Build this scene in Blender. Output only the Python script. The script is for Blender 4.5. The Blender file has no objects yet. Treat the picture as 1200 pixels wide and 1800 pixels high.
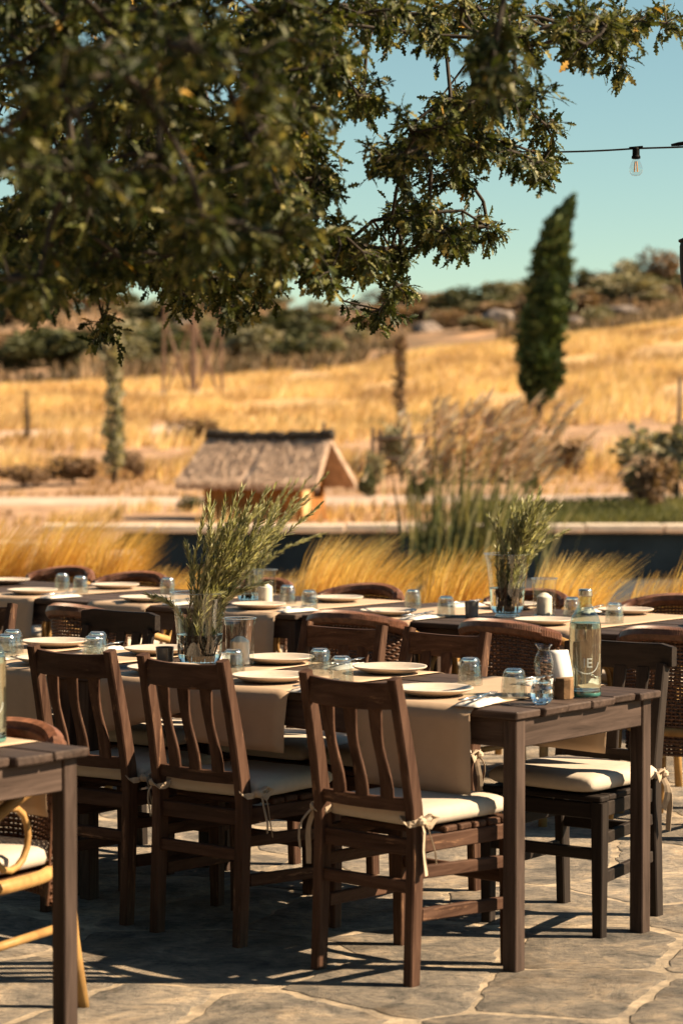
import bpy, math, random
import numpy as np
from mathutils import Vector, Matrix, noise

random.seed(7)
rng = np.random.default_rng(11)
R = math.radians
scene = bpy.context.scene
COL = scene.collection

# ------------------------------------------------------------------ camera, world, sun, exposure
H = 1.55
PITCH = math.atan(145 / 4250.0)
cam = bpy.data.cameras.new('camera')
cam.sensor_fit = 'VERTICAL'
cam.sensor_height = 36.0
cam.lens = 85.0
cam.clip_start = 0.1
cam.clip_end = 3000.0
cam.dof.use_dof = True
cam.dof.focus_distance = 8.2
cam.dof.aperture_fstop = 3.4
cam.dof.aperture_blades = 9
camo = bpy.data.objects.new('camera', cam)
COL.objects.link(camo)
camo.location = (0, 0, H)
camo.rotation_euler = (R(90) - PITCH, 0, 0)
scene.camera = camo

SUN_EL, SUN_AZ = R(37), R(-5)          # azimuth measured from +X towards +Y
to_sun = Vector((math.cos(SUN_EL) * math.cos(SUN_AZ), math.cos(SUN_EL) * math.sin(SUN_AZ), math.sin(SUN_EL)))
world = bpy.data.worlds.new('World')
scene.world = world
world.use_nodes = True
wn = world.node_tree
bg = wn.nodes['Background']
sky = wn.nodes.new('ShaderNodeTexSky')
sky.sky_type = 'NISHITA'
sky.sun_disc = False
sky.sun_elevation = SUN_EL
sky.sun_rotation = R(90) - SUN_AZ
sky.altitude = 0
sky.air_density = 1.0
sky.dust_density = 0.0
sky.ozone_density = 2.5
tint = wn.nodes.new('ShaderNodeMix')
tint.data_type = 'RGBA'
tint.blend_type = 'MULTIPLY'
tint.inputs[0].default_value = 1.0
tint.inputs[7].default_value = (0.94, 1.0, 0.80, 1)
wn.links.new(sky.outputs[0], tint.inputs[6])
wn.links.new(tint.outputs[2], bg.inputs[0])
bg.inputs[1].default_value = 0.047

sl = bpy.data.lights.new('sun', 'SUN')
sl.energy = 5.0
sl.angle = R(0.53)
sl.color = (1.0, 0.78, 0.52)
slo = bpy.data.objects.new('sun', sl)
COL.objects.link(slo)
slo.location = (30, 0, 30)
slo.rotation_euler = to_sun.to_track_quat('Z', 'Y').to_euler()

scene.view_settings.view_transform = 'Standard'
scene.view_settings.look = 'None'
scene.view_settings.exposure = 1.50
scene.view_settings.gamma = 1.0
scene.view_settings.use_curve_mapping = False
scene.render.engine = 'CYCLES'
cy = scene.cycles
cy.max_bounces = 12
cy.diffuse_bounces = 3
cy.glossy_bounces = 4
cy.transmission_bounces = 12
cy.transparent_max_bounces = 24
cy.caustics_reflective = False
cy.caustics_refractive = False
cy.use_denoising = True
cy.sample_clamp_indirect = 6.0


# ------------------------------------------------------------------ materials
def new_mat(name):
    m = bpy.data.materials.new(name)
    m.use_nodes = True
    nt = m.node_tree
    return m, nt, nt.nodes['Principled BSDF']


def N(nt, t, **kw):
    n = nt.nodes.new(t)
    for k, v in kw.items():
        setattr(n, k, v)
    return n


def ramp(nt, stops):
    r = nt.nodes.new('ShaderNodeValToRGB')
    e = r.color_ramp.elements
    while len(e) < len(stops):
        e.new(0.5)
    for i, (p, c) in enumerate(stops):
        e[i].position = p
        e[i].color = (c[0], c[1], c[2], 1)
    return r


def coords(nt, scale=(1, 1, 1), kind='Object', rand=0.0):
    tc = nt.nodes.new('ShaderNodeTexCoord')
    mp = nt.nodes.new('ShaderNodeMapping')
    mp.inputs['Scale'].default_value = scale
    nt.links.new(tc.outputs[kind], mp.inputs['Vector'])
    if rand:
        oi = nt.nodes.new('ShaderNodeObjectInfo')
        mu = N(nt, 'ShaderNodeMath', operation='MULTIPLY')
        mu.inputs[1].default_value = rand
        nt.links.new(oi.outputs['Random'], mu.inputs[0])
        nt.links.new(mu.outputs[0], mp.inputs['Location'])
    return mp.outputs[0]


def noise_tex(nt, vec, scale, detail=5, rough=0.6, dist=0.0):
    n = nt.nodes.new('ShaderNodeTexNoise')
    n.inputs['Scale'].default_value = scale
    n.inputs['Detail'].default_value = detail
    n.inputs['Roughness'].default_value = rough
    n.inputs['Distortion'].default_value = dist
    nt.links.new(vec, n.inputs['Vector'])
    return n.outputs[0]


def mixc(nt, fac, a, b, mode='MIX'):
    m = nt.nodes.new('ShaderNodeMix')
    m.data_type = 'RGBA'
    m.blend_type = mode
    for i, s in ((0, fac), (6, a), (7, b)):
        if isinstance(s, (int, float)):
            m.inputs[i].default_value = s
        elif isinstance(s, tuple):
            m.inputs[i].default_value = (s[0], s[1], s[2], 1)
        else:
            nt.links.new(s, m.inputs[i])
    return m.outputs[2]


def bump(nt, p, h, strength=0.3, dist=0.01):
    b = nt.nodes.new('ShaderNodeBump')
    b.inputs['Strength'].default_value = strength
    b.inputs['Distance'].default_value = dist
    nt.links.new(h, b.inputs['Height'])
    nt.links.new(b.outputs[0], p.inputs['Normal'])


def vary(nt, col, amount=0.25):
    """brightness variation per object"""
    oi = nt.nodes.new('ShaderNodeObjectInfo')
    mr = nt.nodes.new('ShaderNodeMapRange')
    mr.inputs[3].default_value = 1 - amount
    mr.inputs[4].default_value = 1 + amount
    nt.links.new(oi.outputs['Random'], mr.inputs[0])
    hsv = nt.nodes.new('ShaderNodeHueSaturation')
    nt.links.new(mr.outputs[0], hsv.inputs['Value'])
    nt.links.new(col, hsv.inputs['Color'])
    return hsv.outputs[0]


def wood_mat(name, dark, mid, worn, scale, rough=0.58, wear=0.60, spec=0.12):
    m, nt, p = new_mat(name)
    v = coords(nt, scale, rand=7.0)
    g = noise_tex(nt, v, 1.0, 7, 0.65, 0.6)
    r = ramp(nt, [(0.3, dark), (0.62, mid), (0.85, tuple(min(1, c * 1.5) for c in mid))])
    nt.links.new(g, r.inputs[0])
    w = noise_tex(nt, coords(nt, tuple(s * 0.35 for s in scale), rand=3.0), 2.2, 6, 0.75)
    wr = ramp(nt, [(wear, (0, 0, 0)), (wear + 0.08, (1, 1, 1))])
    nt.links.new(w, wr.inputs[0])
    c = mixc(nt, wr.outputs[0], r.outputs[0], worn)
    nt.links.new(vary(nt, c, 0.18), p.inputs['Base Color'])
    rr = nt.nodes.new('ShaderNodeMapRange')
    rr.inputs[3].default_value = rough - 0.1
    rr.inputs[4].default_value = rough + 0.25
    nt.links.new(g, rr.inputs[0])
    nt.links.new(rr.outputs[0], p.inputs['Roughness'])
    p.inputs['Specular IOR Level'].default_value = spec
    bump(nt, p, g, 0.35, 0.003)
    return m


def plain(name, col, rough=0.6, nscale=8.0, amt=0.25, bumpd=0.0, rand=0.0, spec=0.4, metal=0.0, kind='Object'):
    m, nt, p = new_mat(name)
    n = noise_tex(nt, coords(nt, kind=kind, rand=rand * 20), nscale, 6, 0.6)
    lo = tuple(c * (1 - amt) for c in col)
    hi = tuple(min(1.0, c * (1 + amt)) for c in col)
    r = ramp(nt, [(0.3, lo), (0.7, hi)])
    nt.links.new(n, r.inputs[0])
    c = r.outputs[0]
    if rand:
        c = vary(nt, c, rand)
    nt.links.new(c, p.inputs['Base Color'])
    p.inputs['Roughness'].default_value = rough
    p.inputs['Specular IOR Level'].default_value = spec
    p.inputs['Metallic'].default_value = metal
    if bumpd:
        bump(nt, p, n, 0.6, bumpd)
    return m


def leaf_mat(name, c0, c1, c2, trans=0.35, rough=0.5, nscale=3.0, spec=0.3, attr=None, last=None):
    """foliage: reflecting face plus light let through; colour varies clump by clump"""
    m = bpy.data.materials.new(name)
    m.use_nodes = True
    nt = m.node_tree
    p = nt.nodes['Principled BSDF']
    out = nt.nodes['Material Output']
    n = noise_tex(nt, coords(nt), nscale, 4, 0.7)
    r = ramp(nt, [(0.3, c0), (0.52, c1), (0.72, c2)] + ([(0.85, c2), (0.95, last)] if last else []))
    if attr:
        a = N(nt, 'ShaderNodeAttribute', attribute_name=attr)
        nt.links.new(a.outputs['Fac'], r.inputs[0])
    else:
        nt.links.new(n, r.inputs[0])
    nt.links.new(r.outputs[0], p.inputs['Base Color'])
    p.inputs['Roughness'].default_value = rough
    p.inputs['Specular IOR Level'].default_value = spec
    t = N(nt, 'ShaderNodeBsdfTranslucent')
    tc = mixc(nt, 1.0, r.outputs[0], (1.0, 1.0, 0.55), 'MULTIPLY')
    nt.links.new(tc, t.inputs[0])
    mx = N(nt, 'ShaderNodeMixShader')
    mx.inputs[0].default_value = trans
    nt.links.new(p.outputs[0], mx.inputs[1])
    nt.links.new(t.outputs[0], mx.inputs[2])
    nt.links.new(mx.outputs[0], out.inputs[0])
    return m


def thin_glass(name, tintc=(0.97, 0.99, 0.98), rough=0.02, f0=0.05, rib=False):
    m = bpy.data.materials.new(name)
    m.use_nodes = True
    nt = m.node_tree
    nt.nodes.remove(nt.nodes['Principled BSDF'])
    out = nt.nodes['Material Output']
    t = N(nt, 'ShaderNodeBsdfTransparent')
    t.inputs[0].default_value = (*tintc, 1)
    g = N(nt, 'ShaderNodeBsdfGlossy')
    g.inputs['Roughness'].default_value = rough
    lw = N(nt, 'ShaderNodeLayerWeight')
    lw.inputs[0].default_value = 0.5
    pw = N(nt, 'ShaderNodeMath', operation='POWER')
    pw.inputs[1].default_value = 4.0
    nt.links.new(lw.outputs['Facing'], pw.inputs[0])
    f = N(nt, 'ShaderNodeMapRange')
    f.inputs[3].default_value = f0
    f.inputs[4].default_value = 0.85
    nt.links.new(pw.outputs[0], f.inputs[0])
    if rib:
        n = noise_tex(nt, coords(nt), 55.0, 2, 0.5)
        b = nt.nodes.new('ShaderNodeBump')
        b.inputs['Strength'].default_value = 0.5
        b.inputs['Distance'].default_value = 0.004
        nt.links.new(n, b.inputs['Height'])
        nt.links.new(b.outputs[0], g.inputs['Normal'])
    mx = N(nt, 'ShaderNodeMixShader')
    nt.links.new(f.outputs[0], mx.inputs[0])
    nt.links.new(t.outputs[0], mx.inputs[1])
    nt.links.new(g.outputs[0], mx.inputs[2])
    nt.links.new(mx.outputs[0], out.inputs[0])
    return m


def solid_glass(name, col=(1, 1, 1), ior=1.47, rough=0.02):
    m, nt, p = new_mat(name)
    p.inputs['Base Color'].default_value = (*col, 1)
    p.inputs['Transmission Weight'].default_value = 1.0
    p.inputs['IOR'].default_value = ior
    p.inputs['Roughness'].default_value = rough
    n = noise_tex(nt, coords(nt), 40.0, 2, 0.5)
    bump(nt, p, n, 0.05, 0.001)
    return m


M = {}
CD, CM, CW = (0.028, 0.012, 0.007), (0.088, 0.047, 0.031), (0.23, 0.125, 0.072)
M['chair_z'] = wood_mat('chair wood upright', CD, CM, CW, (42, 42, 4))
M['chair_x'] = wood_mat('chair wood across', CD, CM, CW, (4, 42, 42))
M['chair_y'] = wood_mat('chair wood along', CD, CM, CW, (42, 4, 42))
BD, BM_ = (0.014, 0.011, 0.010), (0.032, 0.024, 0.020)
M['black_z'] = wood_mat('black chair wood upright', BD, BM_, (0.15, 0.08, 0.045), (42, 42, 4), wear=0.72)
M['black_x'] = wood_mat('black chair wood across', BD, BM_, (0.15, 0.08, 0.045), (4, 42, 42), wear=0.72)
TD, TM, TW = (0.030, 0.020, 0.016), (0.080, 0.055, 0.045), (0.22, 0.155, 0.115)
M['table_x'] = wood_mat('table wood along', TD, TM, TW, (3, 38, 38), 0.55, 0.64)
M['table_y'] = wood_mat('table wood across', TD, TM, TW, (38, 3, 38), 0.55, 0.68)
M['table_z'] = wood_mat('table wood upright', TD, TM, TW, (38, 38, 3), 0.55, 0.70)
M['cushion'] = plain('cream canvas', (0.46, 0.395, 0.325), 0.85, 30, 0.06, 0.0015)
M['tie'] = plain('cream tie', (0.42, 0.33, 0.24), 0.85, 40, 0.1)
M['kraft'] = plain('kraft paper', (0.42, 0.30, 0.205), 0.8, 9, 0.07, 0.004, 0.05)
M['plate'] = plain('speckled stoneware', (0.52, 0.44, 0.36), 0.4, 60, 0.09, 0.0, 0.06)
M['napkin'] = plain('white napkin', (0.62, 0.58, 0.54), 0.85, 30, 0.05)
M['steel'] = plain('cutlery steel', (0.62, 0.6, 0.57), 0.22, 30, 0.05, metal=1.0)
M['wax'] = plain('candle wax', (0.80, 0.73, 0.62), 0.5, 20, 0.04)
M['wick'] = plain('wick', (0.02, 0.015, 0.01), 0.9)
M['thin'] = thin_glass('thin clear glass', (0.94, 0.96, 0.95), 0.02, 0.085)
M['bottle_glass'] = thin_glass('pale green bottle glass', (0.74, 0.82, 0.77), 0.03, 0.15)
M['tumwall'] = thin_glass('moulded tumbler wall', (0.90, 0.92, 0.91), 0.10, 0.16, True)
M['tumbler'] = solid_glass('tumbler glass', (0.97, 0.99, 0.99))
M['base_glass'] = plain('teal bottle base', (0.06, 0.26, 0.25), 0.15, 10, 0.2)
M['water'] = solid_glass('clear water', (0.99, 0.99, 0.98), 1.333, 0.0)
M['etch'] = plain('etched lettering', (0.55, 0.60, 0.57), 0.6, 50, 0.1)
M['frost'] = plain('smoked glass tealight', (0.16, 0.15, 0.14), 0.25, 20, 0.2)
M['card'] = plain('white card', (0.86, 0.84, 0.82), 0.6, 10, 0.02)
M['bark_block'] = plain('raw wood block', (0.20, 0.115, 0.055), 0.85, 22, 0.55, 0.004)
M['flower'] = plain('dried flower', (0.07, 0.035, 0.02), 0.9, 60, 0.5)
M['cane'] = wood_mat('bare cane', (0.22, 0.12, 0.045), (0.40, 0.24, 0.09), (0.16, 0.08, 0.035), (9, 9, 9), 0.35, 0.62)
M['weave'] = plain('brown wicker', (0.085, 0.038, 0.020), 0.45, 55, 0.65, 0.0, 0.15)
M['wrap'] = plain('brown wicker rim', (0.13, 0.055, 0.030), 0.42, 40, 0.5, 0.0, 0.15)
M['black'] = plain('black metal', (0.006, 0.006, 0.006), 0.6, 10, 0.2, spec=0.08)
M['amber'] = plain('amber filament', (0.75, 0.36, 0.09), 0.4, 10, 0.1)
M['cable'] = plain('black cable', (0.02, 0.018, 0.016), 0.6)
M['rosemary'] = leaf_mat('rosemary needles', (0.16, 0.16, 0.075), (0.44, 0.43, 0.23), (0.70, 0.68, 0.46), 0.34, 0.4, attr='tone')
M['sprig'] = plain('rosemary stem', (0.12, 0.085, 0.04), 0.8, 30, 0.3)
M['oak'] = leaf_mat('oak leaves', (0.020, 0.031, 0.007), (0.092, 0.105, 0.026), (0.33, 0.29, 0.11), 0.30, 0.5, spec=0.25, attr='tone', last=(0.46, 0.27, 0.05))
M['bark'] = plain('oak bark', (0.034, 0.026, 0.019), 0.9, 25, 0.5, 0.006)
M['stipa'] = leaf_mat('golden feather grass', (0.55, 0.33, 0.10), (0.80, 0.54, 0.20), (0.98, 0.78, 0.42), 0.6, 0.55, attr='tone')
M['drygrass'] = leaf_mat('dry field grass', (0.34, 0.205, 0.11), (0.60, 0.39, 0.185), (0.82, 0.60, 0.32), 0.4, 0.7, attr='tone')
M['reed'] = leaf_mat('reed stalks', (0.08, 0.09, 0.035), (0.19, 0.185, 0.075), (0.40, 0.33, 0.16), 0.35, 0.5, attr='tone')
M['plume'] = leaf_mat('reed plumes', (0.55, 0.36, 0.25), (0.80, 0.57, 0.41), (0.95, 0.77, 0.60), 0.45, 0.7, attr='tone')
M['greengrass'] = leaf_mat('green bank grass', (0.07, 0.075, 0.022), (0.17, 0.165, 0.055), (0.36, 0.30, 0.11), 0.35, 0.6, attr='tone')
M['cypress'] = leaf_mat('cypress foliage', (0.018, 0.032, 0.012), (0.055, 0.085, 0.028), (0.13, 0.165, 0.055), 0.2, 0.6, attr='tone')
M['scrub'] = leaf_mat('dark scrub foliage', (0.030, 0.036, 0.014), (0.075, 0.080, 0.032), (0.16, 0.15, 0.065), 0.2, 0.7, attr='tone')
M['greyscrub'] = leaf_mat('grey green foliage', (0.11, 0.105, 0.06), (0.25, 0.225, 0.135), (0.42, 0.36, 0.235), 0.25, 0.7, attr='tone')
M['palescrub'] = leaf_mat('pale grey green foliage', (0.20, 0.19, 0.12), (0.36, 0.33, 0.22), (0.52, 0.46, 0.32), 0.35, 0.7, attr='tone')
M['hillscrub'] = leaf_mat('brown hill scrub', (0.10, 0.075, 0.045), (0.22, 0.15, 0.09), (0.42, 0.27, 0.15), 0.25, 0.8, attr='tone')
M['dryscrub'] = leaf_mat('dry brown foliage', (0.12, 0.075, 0.045), (0.24, 0.15, 0.09), (0.38, 0.25, 0.15), 0.25, 0.7, attr='tone')
M['rock'] = plain('granite boulder', (0.17, 0.135, 0.115), 0.9, 2.5, 0.5, 0.05, 0.2)
M['thatch'] = wood_mat('reed thatch', (0.24, 0.165, 0.12), (0.50, 0.37, 0.28), (0.66, 0.50, 0.39), (30, 5, 5), 0.9, 0.6, 0.1)
M['ridge'] = plain('dark ridge brush', (0.035, 0.026, 0.018), 0.95, 14, 0.5, 0.03)
M['hutwood'] = wood_mat('orange hut timber', (0.16, 0.065, 0.018), (0.34, 0.15, 0.045), (0.42, 0.21, 0.07), (6, 6, 2), 0.7, 0.6)
M['lit_timber'] = plain('pale lit timber', (0.56, 0.36, 0.17), 0.7, 8, 0.15)  # paler copy of the hut timber, sunlight painted into its colour
M['rust'] = plain('rusty steel', (0.19, 0.115, 0.082), 0.8, 3, 0.25)
M['post'] = plain('weathered post', (0.16, 0.115, 0.085), 0.9, 9, 0.35)
M['coping'] = plain('pale stone coping', (0.62, 0.51, 0.40), 0.85, 3, 0.14, 0.01, 0.08)
M['liner'] = plain('dark pond wall', (0.050, 0.051, 0.050), 0.7, 1.2, 0.45, 0.03)
M['road'] = plain('gravel road', (0.46, 0.34, 0.26), 0.95, 1.6, 0.18, 0.02)


def stone_mat():
    m, nt, p = new_mat('slate flagstone')
    v = coords(nt, (1, 1, 1), rand=0)
    a = noise_tex(nt, v, 5.5, 9, 0.74, 0.5)
    r = ramp(nt, [(0.36, (0.10, 0.096, 0.092)), (0.46, (0.22, 0.20, 0.178)), (0.54, (0.32, 0.28, 0.235)), (0.64, (0.50, 0.41, 0.31))])
    nt.links.new(a, r.inputs[0])
    b = noise_tex(nt, v, 1.7, 6, 0.75)
    rb = ramp(nt, [(0.52, (0, 0, 0)), (0.75, (1, 1, 1))])
    nt.links.new(b, rb.inputs[0])
    c = mixc(nt, rb.outputs[0], r.outputs[0], (0.235, 0.175, 0.115))
    fine = noise_tex(nt, coords(nt, (1, 1.8, 1)), 26, 8, 0.82)
    fr = ramp(nt, [(0.38, (0.28, 0.28, 0.30)), (0.47, (0.85, 0.85, 0.85)), (0.56, (1.0, 0.98, 0.95))])
    nt.links.new(fine, fr.inputs[0])
    c = mixc(nt, 0.85, c, fr.outputs[0], 'MULTIPLY')
    c = mixc(nt, 1.0, c, (1.12, 1.09, 1.05), 'MULTIPLY')
    nt.links.new(vary(nt, c, 0.25), p.inputs['Base Color'])
    p.inputs['Roughness'].default_value = 0.8
    p.inputs['Specular IOR Level'].default_value = 0.25
    hsum = N(nt, 'ShaderNodeMath', operation='MULTIPLY_ADD')
    hsum.inputs[1].default_value = 0.5
    nt.links.new(fine, hsum.inputs[0])
    nt.links.new(a, hsum.inputs[2])
    bump(nt, p, hsum.outputs[0], 1.0, 0.035)
    return m


M['stone'] = stone_mat()


def mortar_mat():
    m, nt, p = new_mat('sandy mortar')
    v = coords(nt)
    a = noise_tex(nt, v, 9, 7, 0.7)
    r = ramp(nt, [(0.36, (0.16, 0.130, 0.100)), (0.5, (0.30, 0.24, 0.17)), (0.62, (0.46, 0.36, 0.25))])
    nt.links.new(a, r.inputs[0])
    nt.links.new(r.outputs[0], p.inputs['Base Color'])
    p.inputs['Roughness'].default_value = 0.95
    f = noise_tex(nt, v, 70, 5, 0.7)
    bump(nt, p, f, 0.7, 0.01)
    return m


M['mortar'] = mortar_mat()


def ground_mat():
    m, nt, p = new_mat('dry hillside ground')
    v = coords(nt, (1, 1, 1))
    n1 = noise_tex(nt, coords(nt, (0.5, 0.16, 0.5)), 0.45, 8, 0.7, 0.4)
    gold = ramp(nt, [(0.34, (0.26, 0.16, 0.09)), (0.5, (0.52, 0.34, 0.16)), (0.68, (0.72, 0.51, 0.26))])
    nt.links.new(n1, gold.inputs[0])
    n2 = noise_tex(nt, v, 0.9, 8, 0.75)
    soil = ramp(nt, [(0.32, (0.17, 0.10, 0.06)), (0.5, (0.38, 0.24, 0.15)), (0.72, (0.56, 0.37, 0.24))])
    nt.links.new(n2, soil.inputs[0])
    n3 = noise_tex(nt, coords(nt, (0.10, 0.035, 0.1)), 1.3, 8, 0.75)
    scr = ramp(nt, [(0.34, (0.085, 0.066, 0.042)), (0.5, (0.24, 0.155, 0.095)), (0.64, (0.48, 0.28, 0.15))])
    nt.links.new(n3, scr.inputs[0])
    za = N(nt, 'ShaderNodeAttribute', attribute_name='field')
    zb = N(nt, 'ShaderNodeAttribute', attribute_name='hills')
    c = mixc(nt, za.outputs['Fac'], soil.outputs[0], gold.outputs[0])
    c = mixc(nt, zb.outputs['Fac'], c, scr.outputs[0])
    nt.links.new(c, p.inputs['Base Color'])
    p.inputs['Roughness'].default_value = 0.95
    p.inputs['Specular IOR Level'].default_value = 0.1
    bump(nt, p, n2, 0.8, 0.12)
    return m


M['ground'] = ground_mat()


# ------------------------------------------------------------------ mesh helpers
def V(*a):
    return Vector(a)


class MB:
    def __init__(self):
        self.v, self.f = [], []

    def add(self, vs, fs):
        o = len(self.v)
        self.v.extend([tuple(x) for x in vs])
        self.f.extend([tuple(i + o for i in f) for f in fs])
        return self

    def box(self, c, s, ch=0.004, rot=None):
        """chamfered box: centre, full sizes"""
        hx, hy, hz = s[0] / 2, s[1] / 2, s[2] / 2
        ch = min(ch, hx * 0.6, hy * 0.6, hz * 0.6)
        vs, idx = [], {}
        for sx in (-1, 1):
            for sy in (-1, 1):
                for sz in (-1, 1):
                    for ax in range(3):
                        q = [hx - ch, hy - ch, hz - ch]
                        q[ax] = (hx, hy, hz)[ax]
                        idx[(sx, sy, sz, ax)] = len(vs)
                        vs.append(Vector((sx * q[0], sy * q[1], sz * q[2])))
        fs = []
        for ax in range(3):
            o = [a for a in range(3) if a != ax]
            for s in (-1, 1):
                ring = []
                for (a, b) in ((-1, -1), (1, -1), (1, 1), (-1, 1)):
                    k = [0, 0, 0]
                    k[ax], k[o[0]], k[o[1]] = s, a, b
                    ring.append(idx[(k[0], k[1], k[2], ax)])
                fs.append(ring)
        for ax in range(3):
            o = [a for a in range(3) if a != ax]
            for a in (-1, 1):
                for b in (-1, 1):
                    k0, k1 = [0, 0, 0], [0, 0, 0]
                    k0[ax], k1[ax] = -1, 1
                    k0[o[0]] = k1[o[0]] = a
                    k0[o[1]] = k1[o[1]] = b
                    fs.append([idx[(*k0, o[0])], idx[(*k1, o[0])], idx[(*k1, o[1])], idx[(*k0, o[1])]])
        for sx in (-1, 1):
            for sy in (-1, 1):
                for sz in (-1, 1):
                    fs.append([idx[(sx, sy, sz, k)] for k in range(3)])
        c = Vector(c)
        if rot is not None:
            vs = [rot @ x for x in vs]
        return self.add([x + c for x in vs], fs)

    def sweep(self, path, ws, hs, xaxis=(1, 0, 0), ch=0.004):
        """chamfered rectangle carried along a path; ws along xaxis, hs across it"""
        path = [Vector(p) for p in path]
        n = len(path)
        if isinstance(ws, (int, float)):
            ws = [ws] * n
        if isinstance(hs, (int, float)):
            hs = [hs] * n
        xa = Vector(xaxis)
        vs, fs = [], []
        for i in range(n):
            t = (path[min(i + 1, n - 1)] - path[max(i - 1, 0)]).normalized()
            a = (xa - xa.dot(t) * t).normalized()
            b = t.cross(a)
            w, h = ws[i] / 2, hs[i] / 2
            c = min(ch, w * 0.5, h * 0.5)
            for (p, q) in ((w - c, -h), (w, -h + c), (w, h - c), (w - c, h), (-w + c, h), (-w, h - c), (-w, -h + c), (-w + c, -h)):
                vs.append(path[i] + a * p + b * q)
        for i in range(n - 1):
            for k in range(8):
                k2 = (k + 1) % 8
                fs.append((i * 8 + k, i * 8 + k2, i * 8 + 8 + k2, i * 8 + 8 + k))
        fs.append(tuple(range(7, -1, -1)))
        fs.append(tuple(range((n - 1) * 8, n * 8)))
        return self.add(vs, fs)

    def tube(self, path, r, n=8, flat=1.0, closed=False, cap=True, up=None):
        path = [Vector(p) for p in path]
        m = len(path)
        if isinstance(r, (int, float)):
            r = [r] * m
        vs, fs = [], []
        ref = Vector(up) if up else None
        for i in range(m):
            if closed:
                t = (path[(i + 1) % m] - path[i - 1]).normalized()
            else:
                t = (path[min(i + 1, m - 1)] - path[max(i - 1, 0)]).normalized()
            if ref is None:
                ref = Vector((0, 0, 1)) if abs(t.z) < 0.9 else Vector((1, 0, 0))
            a = ref - ref.dot(t) * t
            if a.length < 1e-5:
                a = t.orthogonal()
            a.normalize()
            if not up:
                ref = a
            b = t.cross(a)
            for k in range(n):
                an = 2 * math.pi * k / n
                vs.append(path[i] + a * math.cos(an) * r[i] * flat + b * math.sin(an) * r[i])
        for i in range(m if closed else m - 1):
            j = (i + 1) % m
            for k in range(n):
                k2 = (k + 1) % n
                fs.append((i * n + k, i * n + k2, j * n + k2, j * n + k))
        if cap and not closed:
            fs.append(tuple(range(n - 1, -1, -1)))
            fs.append(tuple(range((m - 1) * n, m * n)))
        return self.add(vs, fs)

    def lathe(self, prof, n=32, rib=None, c=(0, 0, 0)):
        """prof: (r, z) list; r == 0 closes to a pole; rib(angle, r, z) -> radius"""
        vs, fs, rings = [], [], []
        if n >= 20:      # hold the shading of long runs next to tight corners
            q = [prof[0]]
            for a, b in zip(prof[:-1], prof[1:]):
                L = math.hypot(b[0] - a[0], b[1] - a[1])
                if L > 0.012:
                    for f in (0.0016 / L, 1 - 0.0016 / L):
                        q.append((a[0] + (b[0] - a[0]) * f, a[1] + (b[1] - a[1]) * f))
                q.append(b)
            prof = q
        for (r, z) in prof:
            if r <= 1e-6:
                rings.append([len(vs)])
                vs.append((c[0], c[1], c[2] + z))
            else:
                rg = []
                for k in range(n):
                    an = 2 * math.pi * k / n
                    rr = rib(an, r, z) if rib else r
                    rg.append(len(vs))
                    vs.append((c[0] + rr * math.cos(an), c[1] + rr * math.sin(an), c[2] + z))
                rings.append(rg)
        for a, b in zip(rings[:-1], rings[1:]):
            if len(a) == 1 and len(b) == 1:
                continue
            for k in range(n):
                k2 = (k + 1) % n
                if len(a) == 1:
                    fs.append((a[0], b[k2], b[k]))
                elif len(b) == 1:
                    fs.append((a[k], a[k2], b[0]))
                else:
                    fs.append((a[k], a[k2], b[k2], b[k]))
        return self.add(vs, fs)

    def mesh(self, name, mat, smooth=False):
        me = bpy.data.meshes.new(name)
        me.from_pydata(self.v, [], self.f)
        me.materials.append(mat)
        if smooth:
            me.polygons.foreach_set('use_smooth', [True] * len(me.polygons))
        me.update()
        return me

    def build(self, name, mat, parent=None, smooth=False):
        return link(name, self.mesh(name, mat, smooth), parent)


def link(name, me, parent=None, loc=None, rotz=None):
    o = bpy.data.objects.new(name, me)
    COL.objects.link(o)
    if parent:
        o.parent = parent
    if loc is not None:
        o.location = loc
    if rotz is not None:
        o.rotation_euler = (0, 0, rotz)
    return o


def np_mesh(name, verts, faces, mat, smooth=False, tone=None):
    """verts (n,3), faces (m,k) arrays"""
    me = bpy.data.meshes.new(name)
    n, (m, k) = len(verts), faces.shape
    me.vertices.add(n)
    me.vertices.foreach_set('co', np.ascontiguousarray(verts, dtype=np.float32).ravel())
    me.loops.add(m * k)
    me.loops.foreach_set('vertex_index', np.ascontiguousarray(faces, dtype=np.int32).ravel())
    me.polygons.add(m)
    me.polygons.foreach_set('loop_start', np.arange(0, m * k, k, dtype=np.int32))
    if smooth:
        me.polygons.foreach_set('use_smooth', np.ones(m, dtype=bool))
    me.materials.append(mat)
    me.update(calc_edges=True)
    if tone is not None:
        at = me.attributes.new('tone', 'FLOAT', 'POINT')
        at.data.foreach_set('value', np.ascontiguousarray(tone, dtype=np.float32))
    return me


def instance(tv, tf, pos, rot, scale):
    """template verts (a,3) at many places: pos (n,3), rot (n,3,3), scale (n,)"""
    n, a = len(pos), len(tv)
    vs = np.einsum('nij,aj->nai', rot, tv) * scale[:, None, None] + pos[:, None, :]
    fs = tf[None, :, :] + (np.arange(n) * a)[:, None, None]
    return vs.reshape(-1, 3), fs.reshape(-1, tf.shape[1])


def frames(d, nrm):
    """columns x=side, y=dir, z=normal from direction and approximate normal arrays"""
    y = d / np.linalg.norm(d, axis=1, keepdims=True)
    z = nrm - (nrm * y).sum(1, keepdims=True) * y
    z /= np.maximum(np.linalg.norm(z, axis=1, keepdims=True), 1e-6)
    x = np.cross(y, z)
    return np.stack([x, y, z], axis=2)


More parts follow.
